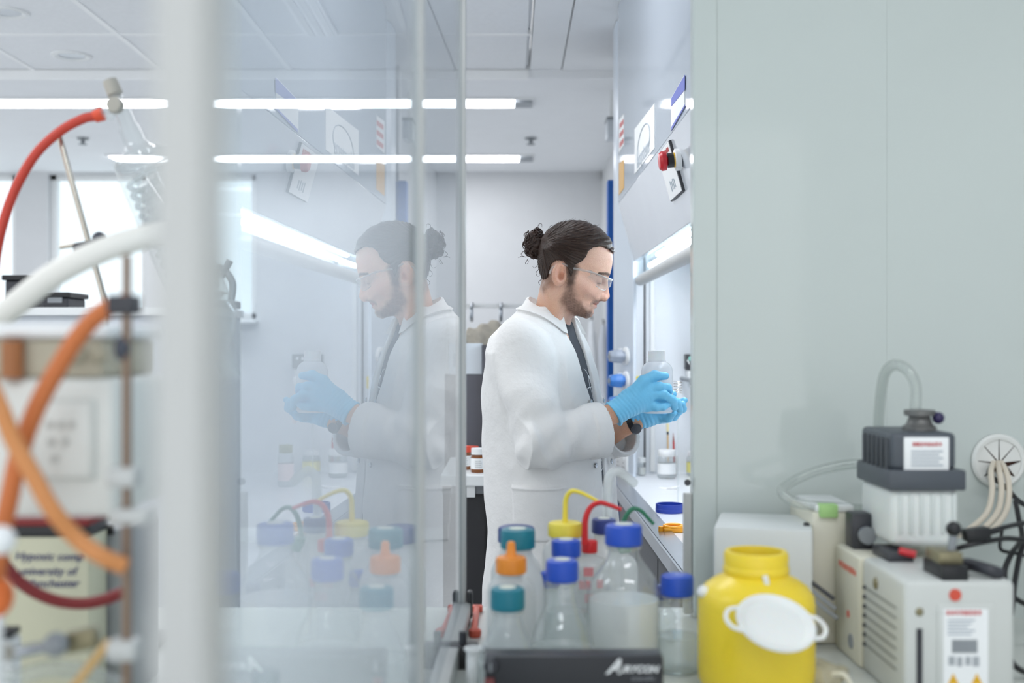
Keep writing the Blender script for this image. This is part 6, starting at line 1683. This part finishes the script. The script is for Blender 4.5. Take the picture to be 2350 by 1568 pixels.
# ---- trousers and shoes
hc_ = P(1268, 0, YT)
def legs(x, y, z):
    dx = x - hc_.x; dy = y - YT
    a = dx * FW[0] + dy * FW[1]; b = np.abs(dx * SW[0] + dy * SW[1])
    d = capsule(a, b, z, (0.0, 0.095, 0.90), (0.015, 0.10, 0.50), 0.098, 0.070)
    d = smin(d, capsule(a, b, z, (0.015, 0.10, 0.50), (-0.015, 0.105, 0.10), 0.070, 0.055), 0.03)
    d = smin(d, ellipsoid(a, b, z, (0.0, 0.0, 0.93), (0.115, 0.165, 0.11)), 0.04)
    return smax(d - 0.003 * wob(x, y, z, 51, 40), 0.055 - z, 0.004)
V, Q = mesh_sdf(legs, (-0.13, 2.62, 0.03), (0.34, 3.28, 1.08), 0.008)
link_np('trousers', V, Q, mat('charcoal trousers', '2A2C31', 0.9, var=0.08, scale=30), man)
for sg in (1, -1):
    b0 = Vector((hc_.x + SW[0] * 0.105 * sg, YT + SW[1] * 0.105 * sg, 0))
    fv = Vector((FW[0], FW[1], 0)); sv = Vector((SW[0], SW[1], 0))
    V, Q = mesh_sdf(lambda x, y, z: smax(smin(capsule(x, y, z, b0 + fv * (-0.05) + Vector((0, 0, 0.045)), b0 + fv * 0.15 + Vector((0, 0, 0.036)), 0.046, 0.040),
                                     capsule(x, y, z, b0 + fv * (-0.03) + Vector((0, 0, 0.05)), b0 + fv * (-0.02) + Vector((0, 0, 0.10)), 0.046, 0.048), 0.03), 0.0 - z, 0.003),
                    tuple(b0 - Vector((0.26, 0.26, 0.01))), tuple(b0 + Vector((0.26, 0.26, 0.17))), 0.007)
    link_np('shoe', V, Q, M_black, man)

# ---- bottle in the hands (a thing of its own)
BYc = 2.885
bc0 = P(1509, 948, BYc); bt0 = P(1507, 805, BYc)
axb = (bt0 - bc0).normalized(); Hb = (bt0 - bc0).length; kB = FPX / BYc
wbt = thing('white_bottle', 'cloudy white plastic bottle held in the blue gloves', 'bottle', bc0)
rb = 36 / kB
M_hd = clear_mat('milky polythene', 'F6F8FA', 0.05, 0.5, rough=0.2, body=0.80, body_col='F6F8FA')
MB().lathe(bc0, [(0, 0.003), (rb * 0.88, 0), (rb, 0.006), (rb, Hb * 0.66), (rb * 0.95, Hb * 0.73), (rb * 0.78, Hb * 0.79), (rb * 0.58, Hb * 0.82), (rb * 0.56, Hb * 0.84)], 44, axb).build('body', M_hd, wbt)
MB().lathe(bc0, [(rb * 0.50, Hb * 0.83), (rb * 0.54, Hb * 0.84), (rb * 0.54, Hb * 0.99), (rb * 0.50, Hb), (rb * 0.44, Hb), (rb * 0.44, Hb * 0.86)], 44, axb).build('threaded_neck', mat('milky neck', 'EEF1F3', 0.35, sss=0.1), wbt)

# ---- gloves
def chain(x, y, z, pts, rad, k=0.006):
    d = None
    for (p, q, r0, r1) in zip(pts[:-1], pts[1:], rad[:-1], rad[1:]):
        c = capsule(x, y, z, p, q, r0, r1)
        d = c if d is None else smin(d, c, k)
    return d
YH = 2.825
H_ = lambda px, py, dy=0.0: P(px, py, YH + dy)
def glove_near(x, y, z):
    palm = smin(capsule(x, y, z, H_(1452, 918, -0.005), H_(1484, 895, -0.004), 0.023, 0.0165), capsule(x, y, z, H_(1450, 928, -0.005), H_(1484, 930, -0.002), 0.022, 0.0155), 0.018)
    palm = smin(palm, capsule(x, y, z, H_(1440, 928, -0.01), H_(1488, 912, -0.006), 0.024, 0.0165), 0.018)
    wrist = capsule(x, y, z, H_(1414, 946, -0.030), H_(1446, 924, -0.014), 0.031, 0.029)
    d = smin(palm, wrist, 0.02)
    th = chain(x, y, z, [H_(1446, 910, -0.014), H_(1476, 875, -0.010), H_(1502, 863, 0.002), H_(1527, 863, 0.012)], [0.018, 0.0140, 0.0130, 0.0095])
    ix = chain(x, y, z, [H_(1482, 894, -0.004), H_(1514, 888, -0.010), H_(1532, 890, 0.004), H_(1537, 898, 0.022)], [0.0125, 0.0112, 0.0100, 0.0085])
    mi_ = chain(x, y, z, [H_(1486, 908, -0.004), H_(1522, 906, -0.012), H_(1543, 918, 0.002), H_(1548, 936, 0.016)], [0.0125, 0.0115, 0.0105, 0.0088])
    ri = chain(x, y, z, [H_(1486, 918, -0.001), H_(1524, 914, 0.004), H_(1553, 924, 0.018), H_(1560, 940, 0.030)], [0.0120, 0.0112, 0.0105, 0.0088])
    pi_ = chain(x, y, z, [H_(1478, 934, -0.003), H_(1506, 934, -0.010), H_(1522, 933, -0.008), H_(1533, 929, 0.002)], [0.0125, 0.0105, 0.0095, 0.0080])
    fing = np.minimum(np.minimum(ix, mi_), np.minimum(ri, pi_))
    d = smin(d, th, 0.012)
    d = smin(d, fing, 0.007)
    # stretched wrinkles
    t, r, thh, L = along(x, y, z, H_(1406, 952, -0.03), H_(1480, 905, -0.01))
    d = d - 0.0009 * np.sin(t * 62 + 2.0 * np.sin(thh * 2)) * sstep(1.0, 0.3, t)
    d = smax(d, (0.0 - t) * L, 0.002)
    rim = np.maximum(np.abs(r - 0.0315) - 0.002, np.abs(t * L - 0.004) - 0.003)
    d = smin(d, rim, 0.002)
    # rest on the bottle instead of running through it
    bt, br_, _, bL = along(x, y, z, bc0, bt0)
    return smax(d, -(np.maximum(br_ - rb - 0.0002, np.abs(bt - 0.4) * bL - 0.40 * bL)), 0.002)
V, Q = mesh_sdf(glove_near, tuple(np.array(H_(1395, 985, -0.09))), tuple(np.array(H_(1580, 840, 0.08))), 0.0017, margin=0.012)
M_glove = mat('blue nitrile', '74C4EA', 0.42, var=0.03, scale=30, bump=0.10, bscale=120)
link_np('glove', V, Q, M_glove, man)['label'] = 'sky blue glove on the nearer hand'
YL = 2.93
L_ = lambda px, py, dy=0.0: P(px, py, YL + dy)
def glove_far(x, y, z):
    palm = smin(capsule(x, y, z, L_(1475, 956, 0.0), L_(1528, 957, 0.005), 0.021, 0.0165), capsule(x, y, z, L_(1480, 950, 0.02), L_(1530, 944, 0.03), 0.020, 0.016), 0.02)
    palm = smin(palm, capsule(x, y, z, L_(1442, 966, 0.0), L_(1480, 957, 0.004), 0.026, 0.026), 0.02)
    ix = chain(x, y, z, [L_(1524, 946, 0.03), L_(1550, 938, 0.02), L_(1562, 926, 0.00), L_(1571, 919, -0.012)], [0.0125, 0.0112, 0.0102, 0.0082])
    mi_ = chain(x, y, z, [L_(1526, 950, 0.02), L_(1552, 948, 0.008), L_(1566, 938, -0.010), L_(1566, 928, -0.022)], [0.0125, 0.0112, 0.0105, 0.0088])
    ri = chain(x, y, z, [L_(1524, 956, 0.01), L_(1546, 956, -0.006), L_(1556, 944, -0.020), L_(1553, 932, -0.026)], [0.0125, 0.0112, 0.0105, 0.0090])
    pi_ = chain(x, y, z, [L_(1512, 960, 0.0), L_(1534, 960, -0.02), L_(1543, 948, -0.035), L_(1540, 938, -0.040)], [0.0115, 0.0105, 0.0095, 0.0080])
    th = chain(x, y, z, [L_(1484, 948, 0.03), L_(1500, 925, 0.045), L_(1522, 910, 0.045), L_(1545, 905, 0.030)], [0.0165, 0.013, 0.012, 0.0092])
    d = smin(palm, np.minimum(np.minimum(ix, mi_), np.minimum(ri, pi_)), 0.007)
    d = smin(d, th, 0.010)
    t, r, thh, L = along(x, y, z, L_(1430, 970, 0.0), L_(1540, 952, 0.0))
    d = d - 0.0009 * np.sin(t * 70 + 2.0 * np.sin(thh * 2)) * sstep(1.0, 0.4, t)
    d = smax(d, (0.1 - t) * L, 0.002)
    bt, br_, _, bL = along(x, y, z, bc0, bt0)
    return smax(d, -(np.maximum(br_ - rb - 0.0002, np.abs(bt - 0.5) * bL - 0.50 * bL)), 0.002)
V, Q = mesh_sdf(glove_far, tuple(np.array(L_(1415, 1005, -0.08))), tuple(np.array(L_(1595, 885, 0.08))), 0.0017, margin=0.012)
link_np('glove', V, Q, M_glove, man)['label'] = 'sky blue glove on the farther hand under the bottle'

# ---- wrist watch on the far wrist
wd = Vector(wl - elf).normalized()
wc = P(1452, 973, 2.925)
wa = bpy.data.objects.new('wrist_watch', None); COL.objects.link(wa); wa.parent = man
wa['label'] = 'black wrist watch'
wax = (P(1475, 962, 2.92) - P(1425, 985, 2.94)).normalized()
MB().lathe(wc - wax * 0.010, [(0.0270, 0.003), (0.0290, 0.005), (0.0290, 0.016), (0.0270, 0.018)], 36, wax).build('strap', M_black, wa)
MB().lathe(wc + Vector((0.006, -0.028, -0.010)), [(0, -0.002), (0.0135, -0.002), (0.014, 0.002), (0.0125, 0.005), (0, 0.006)], 28, (0.1, -0.85, -0.4)).build('watch_case', M_dark, wa)
